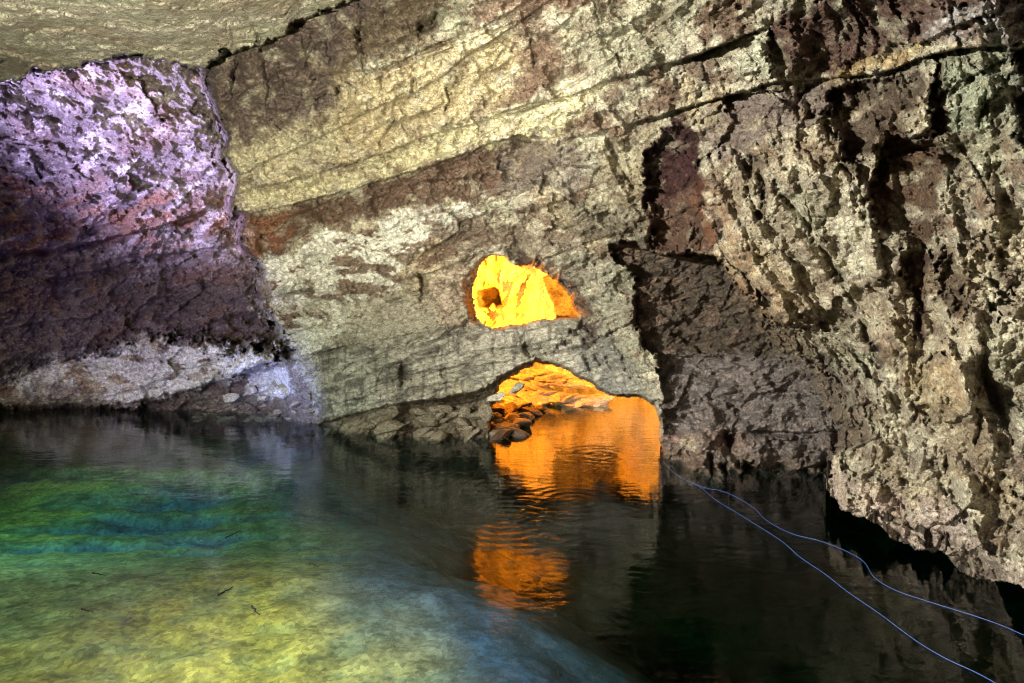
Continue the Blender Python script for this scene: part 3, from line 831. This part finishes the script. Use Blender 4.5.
# niche and the further gallery to the right are pushed away
ppx = 512 + FPX * RXp / np.maximum(RYp, 1); ppy = 290 - FPX * (RZp - 3.5) / np.maximum(RYp, 1) * 1.0
back = RYp > 19.5
niche = sdpoly(ppx + 1.5 * f_, ppy + 1.5 * g_, [(478, 300), (479, 291), (486, 287), (493, 285), (500, 288), (502, 306), (490, 310), (480, 308)], 20) * 1.0
niche = np.where(back, niche, -99)
RYp = RYp + 2.2 * sst(-1, 2.5, niche)
gal = np.where(back, sdpoly(ppx + 2 * f_, ppy + 2 * g_, [(543, 277), (560, 270), (640, 268), (640, 326), (560, 326), (556, 306), (549, 292)], 20), -99)
RYp = RYp + 5.0 * sst(-1, 1.6, gal)
ci = np.arange(T.size).reshape(T.shape)
cq = np.stack([ci[:-1, :-1], ci[:-1, 1:], ci[1:, 1:], ci[1:, :-1]], -1).reshape(-1, 4)
cv = np.stack([RXp, RYp, RZp], -1).reshape(-1, 3)
# stop the shell well behind the hall's own wall
okc = cv[cq][:, :, 1].min(1) > 17.3
cq = cq[okc]
cn = fbm(cv[:, 0] / .7, cv[:, 1] / .7, cv[:, 2] / 1.6, 4, 310)
cc = np.zeros((len(cv), 4), F32) + np.array([.62, .56, .42, 1], F32)
cc[:, :3] *= (1 - .45 * sst(.0, .4, cn))[:, None]
sunk_dark = sst(0.02, -0.15, cv[:, 2])[:, None]
cc[:, :3] = cc[:, :3] * (1 - sunk_dark) + .012 * sunk_dark  # submerged stone blackened so its orange light does not show
o = mesh_np('rear_chamber_wall', cv, cq[:, ::-1], M_CHAMBER_WALL, cc)
tag(o, kind='structure')

# ---------------------------------------------------------------- lake bed
bx = np.arange(-17, 13, 0.06, dtype=F32); by = np.arange(2.2, 27, 0.06, dtype=F32)
BX, BY = np.meshgrid(bx, by)
edge = BX - (-4.3 + (16.0 - BY) * 0.50)              # >0: past the drop-off
wob = 1.1 * fbm(BX / 3.4, BY / 3.4, 0 * BX, 2, 400)
depth = 0.42 + 0.10 * sst(12, 6, BY) + 3.2 * sst(-.6, 6.5, edge + wob) + 0.35 * sst(9, 13, BY) * sst(18, 14, BY)
chan = np.exp(-((BY - 12.6 - 0.12 * BX + wob * .6) / 1.1) ** 2)
stk = fbm(BX / 4.0 + BY / 6, BY / 1.1 - BX * .12, 0 * BX + 3, 4, 412)
depth += 0.30 * sst(8, 12, BY) + 0.22 * sst(.0, .5, stk) * sst(9.5, 12, BY)
depth -= 0.25 * np.exp(-((BY - 15.2) / 1.0) ** 2)
BZ = -depth + 0.05 * fbm(BX / .6, BY / .6, 0 * BX, 3, 401)
pb, pe = facets(BX / .11, BY / .11, 0 * BX + .5, 402, 0.6)
pc, pe2 = facets(BX / .42, BY / .42, 0 * BX + .5, 403, 0.6)
BZ = BZ + 0.007 * pb + 0.02 * pc * sst(.2, .6, fbm(BX / 1.5, BY / 1.5, 0 * BX, 2, 404) + .4)
M_BED, nt, ns, L = new_mat('lake_gravel')
out = ns.new('ShaderNodeOutputMaterial'); b = ns.new('ShaderNodeBsdfPrincipled'); L.new(b.outputs[0], out.inputs[0])
tc = ns.new('ShaderNodeTexCoord')
v = N(ns, 'ShaderNodeTexVoronoi'); v.inputs['Scale'].default_value = 17; L.new(tc.outputs['Object'], v.inputs['Vector'])
n = N(ns, 'ShaderNodeTexNoise'); n.inputs['Scale'].default_value = 2.2; n.inputs['Detail'].default_value = 9; n.inputs['Roughness'].default_value = .72
L.new(tc.outputs['Object'], n.inputs['Vector'])
rp = ns.new('ShaderNodeValToRGB')
rp.color_ramp.elements[0].position = .35; rp.color_ramp.elements[0].color = (.16, .145, .07, 1)
rp.color_ramp.elements[1].position = .65; rp.color_ramp.elements[1].color = (.62, .55, .27, 1)
L.new(n.outputs[0], rp.inputs[0])
hs = ns.new('ShaderNodeMixRGB'); hs.blend_type = 'MULTIPLY'; hs.inputs[0].default_value = .62
sp = ns.new('ShaderNodeSeparateColor'); L.new(v.outputs['Color'], sp.inputs[0])
rq = ns.new('ShaderNodeMapRange'); rq.inputs['To Min'].default_value = .35; rq.inputs['To Max'].default_value = 1.35
L.new(sp.outputs[0], rq.inputs[0])
L.new(rp.outputs[0], hs.inputs[1]); L.new(rq.outputs[0], hs.inputs[2])
att = ns.new('ShaderNodeAttribute'); att.attribute_name = 'rock_colour'
mm = ns.new('ShaderNodeMixRGB'); mm.blend_type = 'MULTIPLY'; mm.inputs[0].default_value = 1
L.new(hs.outputs[0], mm.inputs[1]); L.new(att.outputs['Color'], mm.inputs[2])
L.new(mm.outputs[0], b.inputs['Base Color']); b.inputs['Roughness'].default_value = .8
bm_ = ns.new('ShaderNodeBump'); bm_.inputs['Strength'].default_value = .7; bm_.inputs['Distance'].default_value = .04
L.new(n.outputs[0], bm_.inputs['Height']); L.new(bm_.outputs[0], b.inputs['Normal'])
# silt colour: yellow algae on the near shelf, green further, the deep water's blue glow painted on the slope, warm stones by the far shore
bc = np.zeros(BX.shape + (3,), F32) + C(1.12, .84, .42)


def bmix(c, k):
    k = np.clip(k, 0, 1)[..., None]; bc[...] = bc * (1 - k) + c * k


nn = fbm(BX / 1.6, BY / 1.2, 0 * BX, 4, 410)
bmix(C(.55, .55, .50), sst(.0, .3, fbm(BX / .7, BY / .5, 0 * BX, 5, 411)) * .6)
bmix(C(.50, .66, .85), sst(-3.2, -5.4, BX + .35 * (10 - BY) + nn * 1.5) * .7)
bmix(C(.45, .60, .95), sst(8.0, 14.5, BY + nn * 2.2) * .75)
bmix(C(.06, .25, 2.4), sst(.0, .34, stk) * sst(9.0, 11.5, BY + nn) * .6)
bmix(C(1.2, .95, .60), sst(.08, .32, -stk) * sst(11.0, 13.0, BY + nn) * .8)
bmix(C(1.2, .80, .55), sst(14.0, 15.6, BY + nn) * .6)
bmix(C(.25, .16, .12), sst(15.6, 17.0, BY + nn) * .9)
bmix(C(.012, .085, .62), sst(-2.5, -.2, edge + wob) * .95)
bmix(C(.02, .03, .05), sst(.4, 3.6, edge + wob) * .98)  # darkness of the deep water painted on the bed
bmix(C(.02, .02, .02), sst(14.5, 15.5, BY) * sst(-4.5, -3.5, BX))  # blackened so lamp light on the chamber bed does not show
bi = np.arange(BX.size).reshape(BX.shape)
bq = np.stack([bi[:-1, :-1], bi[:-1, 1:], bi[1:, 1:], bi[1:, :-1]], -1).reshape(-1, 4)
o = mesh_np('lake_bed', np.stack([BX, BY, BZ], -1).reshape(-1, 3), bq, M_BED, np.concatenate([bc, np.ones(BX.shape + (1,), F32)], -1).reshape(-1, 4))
tag(o, kind='structure')

# ---------------------------------------------------------------- water
M_WATER, nt, ns, L = new_mat('clear_water')
out = ns.new('ShaderNodeOutputMaterial')
tr = ns.new('ShaderNodeBsdfTransparent'); tr.inputs[0].default_value = (.93, .97, .96, 1)
gl = ns.new('ShaderNodeBsdfGlossy'); gl.inputs['Roughness'].default_value = .015
gin = ns.new('ShaderNodeNewGeometry')
dt = ns.new('ShaderNodeVectorMath'); dt.operation = 'DOT_PRODUCT'; L.new(gin.outputs['Incoming'], dt.inputs[0])


def mth(op, a, b_=None, c_=None):
    m = ns.new('ShaderNodeMath'); m.operation = op
    for i, q in enumerate((a, b_, c_)):
        if q is None: continue
        if hasattr(q, 'default_value'): L.new(q, m.inputs[i])
        else: m.inputs[i].default_value = q
    return m.outputs[0]


# reflectance of water by angle, the same from above and below (Schlick)
fres = mth('MULTIPLY_ADD', mth('POWER', mth('SUBTRACT', 1.0, mth('ABSOLUTE', dt.outputs['Value'])), 5.0), 0.98, 0.02)
mx = ns.new('ShaderNodeMixShader')
L.new(fres, mx.inputs[0]); L.new(tr.outputs[0], mx.inputs[1]); L.new(gl.outputs[0], mx.inputs[2]); L.new(mx.outputs[0], out.inputs[0])
ab = ns.new('ShaderNodeVolumeAbsorption'); ab.inputs['Color'].default_value = (.66, .86, .78, 1); ab.inputs['Density'].default_value = 1.0
L.new(ab.outputs[0], out.inputs['Volume'])
tc = ns.new('ShaderNodeTexCoord')
w1 = N(ns, 'ShaderNodeTexNoise'); w1.inputs['Scale'].default_value = 1.3; w1.inputs['Detail'].default_value = 2
w2 = N(ns, 'ShaderNodeTexNoise'); w2.inputs['Scale'].default_value = 6.5; w2.inputs['Detail'].default_value = 3; w2.inputs['Distortion'].default_value = .6
mpn = ns.new('ShaderNodeMapping'); mpn.inputs['Scale'].default_value = (.6, 1.25, 1); mpn.inputs['Rotation'].default_value = (0, 0, .35)
L.new(tc.outputs['Object'], mpn.inputs[0])
L.new(mpn.outputs[0], w1.inputs['Vector']); L.new(mpn.outputs[0], w2.inputs['Vector'])
height = None


def madd(a, bsock, fac):
    m = ns.new('ShaderNodeMath'); m.operation = 'MULTIPLY_ADD'
    L.new(a, m.inputs[0]); m.inputs[1].default_value = fac
    if bsock is None: m.inputs[2].default_value = 0
    else: L.new(bsock, m.inputs[2])
    return m.outputs[0]


height = madd(w1.outputs[0], None, .012)
height = madd(w2.outputs[0], height, .0045)
# rings spreading from drips
for (cpx, cpy, freq, amp, rad) in [(505, 520, 27, .0021, 1.7), (575, 500, 30, .0013, 1.6), (600, 455, 22, .0010, 1.8), (420, 470, 30, .0006, 1.3), (130, 480, 20, .0006, 1.5), (60, 590, 30, .0006, 1.2), (290, 470, 22, .0006, 1.4), (650, 560, 30, .0005, 1.2)]:
    p = on_water(cpx, cpy)
    vm = ns.new('ShaderNodeVectorMath'); vm.operation = 'DISTANCE'; vm.inputs[1].default_value = (p.x, p.y, 0)
    L.new(tc.outputs['Object'], vm.inputs[0])
    s1 = ns.new('ShaderNodeMath'); s1.operation = 'MULTIPLY'; L.new(vm.outputs['Value'], s1.inputs[0]); s1.inputs[1].default_value = freq
    s2 = ns.new('ShaderNodeMath'); s2.operation = 'SINE'; L.new(s1.outputs[0], s2.inputs[0])
    fd = ns.new('ShaderNodeMapRange'); fd.inputs['From Min'].default_value = 0; fd.inputs['From Max'].default_value = rad
    fd.inputs['To Min'].default_value = 1; fd.inputs['To Max'].default_value = 0
    L.new(vm.outputs['Value'], fd.inputs[0])
    s3 = ns.new('ShaderNodeMath'); s3.operation = 'MULTIPLY'; L.new(s2.outputs[0], s3.inputs[0]); L.new(fd.outputs[0], s3.inputs[1])
    height = madd(s3.outputs[0], height, amp)
bmp = ns.new('ShaderNodeBump'); bmp.inputs['Strength'].default_value = 1.0; bmp.inputs['Distance'].default_value = 1.0
L.new(height, bmp.inputs['Height'])
L.new(bmp.outputs[0], gl.inputs['Normal']); L.new(bmp.outputs[0], dt.inputs[1])
bm = bmesh.new()
bmesh.ops.create_cube(bm, size=1)
for vtx in bm.verts:
    vtx.co.x = -17 if vtx.co.x < 0 else 13
    vtx.co.y = -2 if vtx.co.y < 0 else 27
    vtx.co.z = -5 if vtx.co.z < 0 else 0
me = bpy.data.meshes.new('water'); bm.to_mesh(me); bm.free(); me.materials.append(M_WATER)
o = bpy.data.objects.new('water', me); COL.objects.link(o); tag(o, kind='structure')


# ---------------------------------------------------------------- loose rocks
def rock_mesh(name, size, seed, mat, flat=False):
    rnd = random.Random(seed)
    bm = bmesh.new()
    bmesh.ops.create_icosphere(bm, subdivisions=5, radius=1)
    co = np.array([v.co[:] for v in bm.verts], F32)
    # cut by random planes so that it has broken faces
    for k in range(11):
        nrm = np.array([rnd.gauss(0, 1), rnd.gauss(0, 1), rnd.gauss(0, 1)], F32); nrm /= np.linalg.norm(nrm)
        d = rnd.uniform(.52, .8)
        s = co @ nrm
        over = np.maximum(s - d, 0)
        co -= over[:, None] * nrm * .93
    x, y, z = co[:, 0] + seed * 3.1, co[:, 1], co[:, 2]
    r = 1 + .07 * fbm(x * 2, y * 2, z * 2, 4, 500) + .03 * ridged(x * 5, y * 5, z * 5, 3, 501)
    co = co * r[:, None] * np.array(size, F32)
    for v_, c_ in zip(bm.verts, co): v_.co = c_
    for f in bm.faces: f.smooth = True
    me = bpy.data.meshes.new(name); bm.to_mesh(me); bm.free(); me.materials.append(mat)
    return me


def rock(name, px, py, Y, size, seed, mat, rot, label, group=None):
    me = rock_mesh(name, size, seed, mat)
    o = bpy.data.objects.new(name, me); COL.objects.link(o)
    o.location = at(px, py, Y); o.rotation_euler = rot
    return tag(o, label, 'rock', group)


def surf_Y(px, py):
    i = int(np.clip(np.searchsorted(gy, py), 0, ny - 1)); j = int(np.clip(np.searchsorted(gx, px), 0, nx - 1))
    return float(Dd[i, j])


# named stones of the rubble under the slab
rock('boulder', 465, 416, surf_Y(465, 416) - .25, (.17, .22, .27), 1, M_ROCK, (0, .1, .3), 'upright oval grey stone in the rubble, the left one of two standing by the arch')
rock('boulder', 486, 414, surf_Y(486, 414) - .25, (.19, .22, .25), 2, M_ROCK, (0, -.2, .5), 'upright brown stone standing between the oval stone and the flooded arch')
rock('boulder', 497, 397, 16.0, (.26, .25, .11), 3, M_ROCK2, (0, -.35, .1), 'long pale slab leaning out at the left foot of the arch')
rock('boulder', 516, 389, 16.5, (.24, .25, .12), 4, M_ROCK2, (0, -.5, .1), 'pale blocky stone on the upper end of the leaning slab at the arch')
for k in range(46):
    px = random.uniform(325, 500); top = np.interp(px, [325, 390, 456, 500], [428, 414, 406, 402])
    py = random.uniform(top, 437)
    s = random.uniform(.08, .24)
    rock('rubble_stone', px, py, surf_Y(px, py) - s * .35, (s * 1.6, s, s * .62), 20 + k, M_ROCK, (random.uniform(-.3, .3), -.3 + random.uniform(-.5, .5), random.uniform(-.5, .5)),
         'angular grey brown stone in the rubble at the water edge under the grey slab', 'rubble stones under the grey slab')
for k, (px, py, s) in enumerate([(496, 420, .26), (504, 428, .28), (512, 418, .24), (508, 409, .22), (520, 424, .25), (527, 417, .22), (517, 433, .18), (533, 412, .2), (500, 436, .2), (540, 408, .16), (498, 408, .22), (524, 406, .2)]):
    rock('spur_stone', px, py, 2390 / (py + 4 - 290), (s * 1.6, s * 1.2, s * .6), 60 + k, M_SPUR, (.2 * (k % 3 - 1), .25 - .2 * (k % 4), .5 * k),
         'dark angular stone of the low spur at the left foot of the flooded arch', 'stones of the spur at the foot of the arch')
# blue lit stones
for k, (px, py, sx, sz, seed, lab) in enumerate([
    (230, 397, .26, .15, 80, 'low white stone lying leftmost of the stones in the blue light'),
    (252, 390, .17, .13, 81, 'small white stone second from left in the blue light'),
    (263, 398, .25, .11, 82, 'flat white stone lying lowest in the blue light'),
    (273, 386, .13, .10, 83, 'smallest white stone wedged between the stones in the blue light'),
    (282, 391, .20, .20, 84, 'upright white stone rightmost in the blue light')]):
    rock('boulder', px, py, surf_Y(px, py) - .2, (sx, .2, sz), seed, M_ROCK2, (0, -.15, .2 * k), lab)
for k in range(26):
    px = random.uniform(190, 335); py = random.uniform(404, 419)
    s = random.uniform(.07, .2)
    rock('shore_stone', px, py, surf_Y(px, py) - s * .3, (s * 1.7, s, s * .6), 100 + k, M_ROCK, (random.uniform(-.3, .3), random.uniform(-.5, .3), random.uniform(-.5, .5)),
         'dark flat stone on the shore below the white overhanging slab', 'shore stones below the white slab')
# orange lit heap behind the arch: layered slabs
rnd = random.Random(5)
for k in range(44):
    px = rnd.uniform(505, 600)
    top = np.interp(px, [500, 519, 535, 550, 570, 600, 610], [388, 374, 362, 363, 371, 388, 396])
    py = rnd.uniform(top + 2, 404)
    Y = 20.6 + (404 - py) / 42 * 1.6
    s = rnd.uniform(.2, .42)
    rock('heap_slab', px, py + 3, Y, (s * 1.8, s * 1.3, s * .42), 200 + k, M_CHAMBER, (rnd.uniform(-.15, .15), rnd.uniform(-.35, .25), rnd.uniform(-.6, .6)),
         'flat broken slab in the orange lit heap behind the arch', 'slabs of the orange lit heap')
# stones in the niche of the rear chamber
def rearY(px, py):
    d = np.hypot(ppx - px, ppy - py) + 100 * (~back); i = int(np.argmin(d)); return float(RYp.ravel()[i])
rock('niche_stone', 493, 307, rearY(493, 313) - .25, (.13, .15, .14), 300, M_CHAMBER, (0, 0, 0), 'round yellow lit stone at the mouth of the dark niche')
rock('niche_stone', 482, 309, rearY(482, 315) - .25, (.20, .15, .07), 301, M_CHAMBER, (0, .1, 0), 'thin flat stone leaning left of the round stone in the niche')
rock('niche_stone', 485, 318, rearY(485, 322) - .3, (.2, .18, .10), 302, M_CHAMBER, (0, 0, .4), 'orange lit stone lying below the dark niche')

# ---------------------------------------------------------------- ropes on the water, right
M_ROPE, nt, ns, L = new_mat('blue_rope')
out = ns.new('ShaderNodeOutputMaterial'); b = ns.new('ShaderNodeBsdfPrincipled'); L.new(b.outputs[0], out.inputs[0])
tc = ns.new('ShaderNodeTexCoord'); wv = N(ns, 'ShaderNodeTexWave'); wv.inputs['Scale'].default_value = 40
L.new(tc.outputs['Object'], wv.inputs['Vector'])
cr = ns.new('ShaderNodeValToRGB'); cr.color_ramp.elements[0].color = (.02, .05, .18, 1); cr.color_ramp.elements[1].color = (.06, .12, .30, 1)
L.new(wv.outputs[0], cr.inputs[0]); L.new(cr.outputs[0], b.inputs['Base Color']); b.inputs['Roughness'].default_value = .5


def rope(pts, label, rad=.003):
    P = [on_water(x, y, .012) for x, y in pts]
    # smooth the run
    Q = []
    n = len(P)
    for i in range(n - 1):
        p0 = P[max(i - 1, 0)]; p1 = P[i]; p2 = P[i + 1]; p3 = P[min(i + 2, n - 1)]
        for t in np.linspace(0, 1, 9)[:-1]:
            Q.append(.5 * ((2 * p1) + (p2 - p0) * t + (2 * p0 - 5 * p1 + 4 * p2 - p3) * t * t + (3 * p1 - p0 - 3 * p2 + p3) * t ** 3))
    Q.append(P[-1])
    bm = bmesh.new(); rings = []
    for i, q in enumerate(Q):
        d = (Q[min(i + 1, len(Q) - 1)] - Q[max(i - 1, 0)]).normalized()
        s = d.cross(Vector((0, 0, 1))).normalized(); u = s.cross(d)
        rings.append([bm.verts.new(q + (s * math.cos(a) + u * math.sin(a)) * rad) for a in np.linspace(0, 2 * math.pi, 9)[:-1]])
    for a, b_ in zip(rings, rings[1:]):
        for k in range(8):
            f = bm.faces.new((a[k], a[(k + 1) % 8], b_[(k + 1) % 8], b_[k])); f.smooth = True
    me = bpy.data.meshes.new('rope'); bm.to_mesh(me); bm.free(); me.materials.append(M_ROPE)
    o = bpy.data.objects.new('rope', me); COL.objects.link(o)
    return tag(o, label, 'rope')


rope([(664, 462), (670, 469), (680, 477), (700, 487), (716, 500), (742, 516), (780, 540), (800, 557), (825, 574), (848, 592), (880, 614), (915, 640), (945, 658), (975, 672), (997, 684), (1012, 694)],
     'long blue rope floating on the dark water, the one nearer the viewer')
rope([(690, 482), (706, 488), (722, 491), (738, 498), (755, 509), (766, 520), (790, 533), (820, 541), (846, 551), (864, 562), (874, 577), (895, 590), (930, 602), (975, 616), (1003, 626), (1026, 636), (1060, 650)],
     'blue rope curving along the dark water nearer the rock lip')

# ---------------------------------------------------------------- floating twigs
M_TWIG, nt, ns, L = new_mat('wet_bark')
out = ns.new('ShaderNodeOutputMaterial'); b = ns.new('ShaderNodeBsdfPrincipled'); L.new(b.outputs[0], out.inputs[0])
b.inputs['Base Color'].default_value = (.014, .011, .009, 1); b.inputs['Roughness'].default_value = .95; b.inputs['Specular IOR Level'].default_value = .1


def twig(a, c, w, seed, label, leaf=False):
    rnd = random.Random(seed)
    p, q = on_water(*a, .01), on_water(*c, .01)
    n = 8; bm = bmesh.new(); rings = []
    d = (q - p).normalized(); s = d.cross(Vector((0, 0, 1)))
    for i in range(n + 1):
        t = i / n; c0 = p.lerp(q, t) + s * rnd.uniform(-1, 1) * w * .9
        r = w * (1 - .6 * t) * rnd.uniform(.8, 1.2)
        rings.append([bm.verts.new(c0 + s * math.cos(k) * r + Vector((0, 0, 1)) * math.sin(k) * r) for k in np.linspace(0, 2 * math.pi, 7)[:-1]])
    for x, y in zip(rings, rings[1:]):
        for k in range(6): bm.faces.new((x[k], x[(k + 1) % 6], y[(k + 1) % 6], y[k]))
    bm.faces.new(rings[0]); bm.faces.new(rings[-1][::-1])
    # a side stub
    m = p.lerp(q, .6); e = m + s * w * 5 + d * w * 3
    vs = [bm.verts.new(v_) for v_ in (m + d * w * .5, m - d * w * .5, e)]
    top = bm.verts.new(m + Vector((0, 0, w)))
    for tri in ((0, 1, 2), ): bm.faces.new([vs[i] for i in tri])
    for i, j in ((0, 1), (1, 2), (2, 0)): bm.faces.new((vs[i], vs[j], top))
    me = bpy.data.meshes.new('twig'); bm.to_mesh(me); bm.free(); me.materials.append(M_TWIG)
    o = bpy.data.objects.new('twig', me); COL.objects.link(o)
    return tag(o, label, 'twig')


twig((218, 595), (233, 587), .013, 1, 'thick dark twig floating over the yellow gravel, the largest of the twigs')
twig((225, 538), (241, 530), .009, 2, 'thin dark twig floating on the green water, farthest from the viewer')
twig((92, 573), (106, 575), .010, 3, 'short dark twig floating on the green water at the left')
twig((81, 609), (94, 612), .010, 4, 'dark twig floating lowest at the left of the pool')
twig((252, 606), (259, 615), .011, 5, 'bent dark twig floating just right of the largest twig')
twig((310, 563), (319, 567), .010, 6, 'small brown twig floating near the edge of the yellow shelf, rightmost of the twigs')


# ---------------------------------------------------------------- light
def spot(name, loc, target, energy, colour, size_deg, blend=.5, radius=.1):
    l = bpy.data.lights.new(name, 'SPOT'); l.energy = energy; l.color = colour
    l.spot_size = math.radians(size_deg); l.spot_blend = blend; l.shadow_soft_size = radius
    o = bpy.data.objects.new(name, l); COL.objects.link(o); o.location = loc
    o.rotation_euler = (Vector(target) - Vector(loc)).to_track_quat('-Z', 'Y').to_euler()
    return o


def point(name, loc, energy, colour, radius=.1):
    l = bpy.data.lights.new(name, 'POINT'); l.energy = energy; l.color = colour; l.shadow_soft_size = radius
    o = bpy.data.objects.new(name, l); COL.objects.link(o); o.location = loc
    return o


spot('floodlight', (-8.6, 1.0, 5.7), (6.2, 10, 3.8), 27500, (1.0, .975, .89), 84, .8, .22)
spot('floodlight', (-3.0, -1.0, 2.6), (-3.5, 9, 7.2), 21000, (1.0, .95, .80), 56, .8, .15)  # unseen lamp added to brighten the ceiling
spot('pool_light', (-5.0, 1.0, 4.6), (-4.6, 10.0, 0), 3900, (1.0, .98, .80), 78, .5, .2)
spot('violet_light', (-11.5, 13.0, 4.6), (-9.8, 19, 8.2), 12000, (.53, .46, 1.0), 80, .9, .2)
spot('indigo_fill', (-8.2, 9.0, 2.2), (-9.8, 19, 3.6), 2600, (.36, .25, 1.0), 62, .9, .2)  # unseen fill added to lift the dark parts of the alcove
spot('pool_light', (-9.5, 8.5, 3.6), (-7.2, 12.6, 0), 1900, (.70, 1.0, .88), 80, .8, .2)  # unseen lamp added to brighten the bed by the left shore
spot('shore_fill', (-8.5, 9.5, .7), (-9.5, 18.6, 1.0), 380, (.85, .88, 1.0), 60, .8, .1)  # unseen lamp added to whiten the low slab on the left
spot('blue_light', (-6.6, 16.6, 0.5), (-6.0, 18.6, 0.9), 330, (.30, .36, 1.0), 130, .9, .08)
# orange lamps in the rear chamber, one at each side behind the wall
spot('orange_light', (-2.3, 19.6, 2.2), (.2, 24.0, 5.6), 32000, (1.0, .285, .008), 90, .6, .1)
point('orange_light', (-2.2, 19.9, 3.0), 1800, (1.0, .30, .010), .15)
spot('orange_light', (7.0, 17.6, 1.8), (4.0, 24.5, 2.4), 15000, (1.0, .36, .03), 80, .7, .15)  # added to brighten the wall that the arch water reflects

world = bpy.data.worlds.new('World'); scene.world = world; world.use_nodes = True
wn_ = world.node_tree; bg = wn_.nodes['Background']
sky = wn_.nodes.new('ShaderNodeTexSky'); sky.sky_type = 'NISHITA'; sky.sun_disc = False
sky.sun_elevation = math.radians(25); sky.sun_rotation = math.radians(200)
wn_.links.new(sky.outputs[0], bg.inputs[0]); bg.inputs[1].default_value = 0.10

scene.render.engine = 'CYCLES'
scene.cycles.max_bounces = 6; scene.cycles.diffuse_bounces = 3; scene.cycles.glossy_bounces = 3
scene.cycles.transparent_max_bounces = 8; scene.cycles.volume_bounces = 0
scene.cycles.sample_clamp_indirect = 6
scene.cycles.use_denoising = True
scene.cycles.denoiser = 'OPENIMAGEDENOISE'; scene.cycles.denoising_input_passes = 'RGB_ALBEDO_NORMAL'; scene.cycles.denoising_prefilter = 'NONE'
scene.cycles.pixel_filter_type = 'BLACKMAN_HARRIS'; scene.cycles.filter_width = 1.1
scene.view_settings.view_transform = 'Standard'; scene.view_settings.look = 'None'
scene.view_settings.exposure = 0; scene.view_settings.gamma = 1
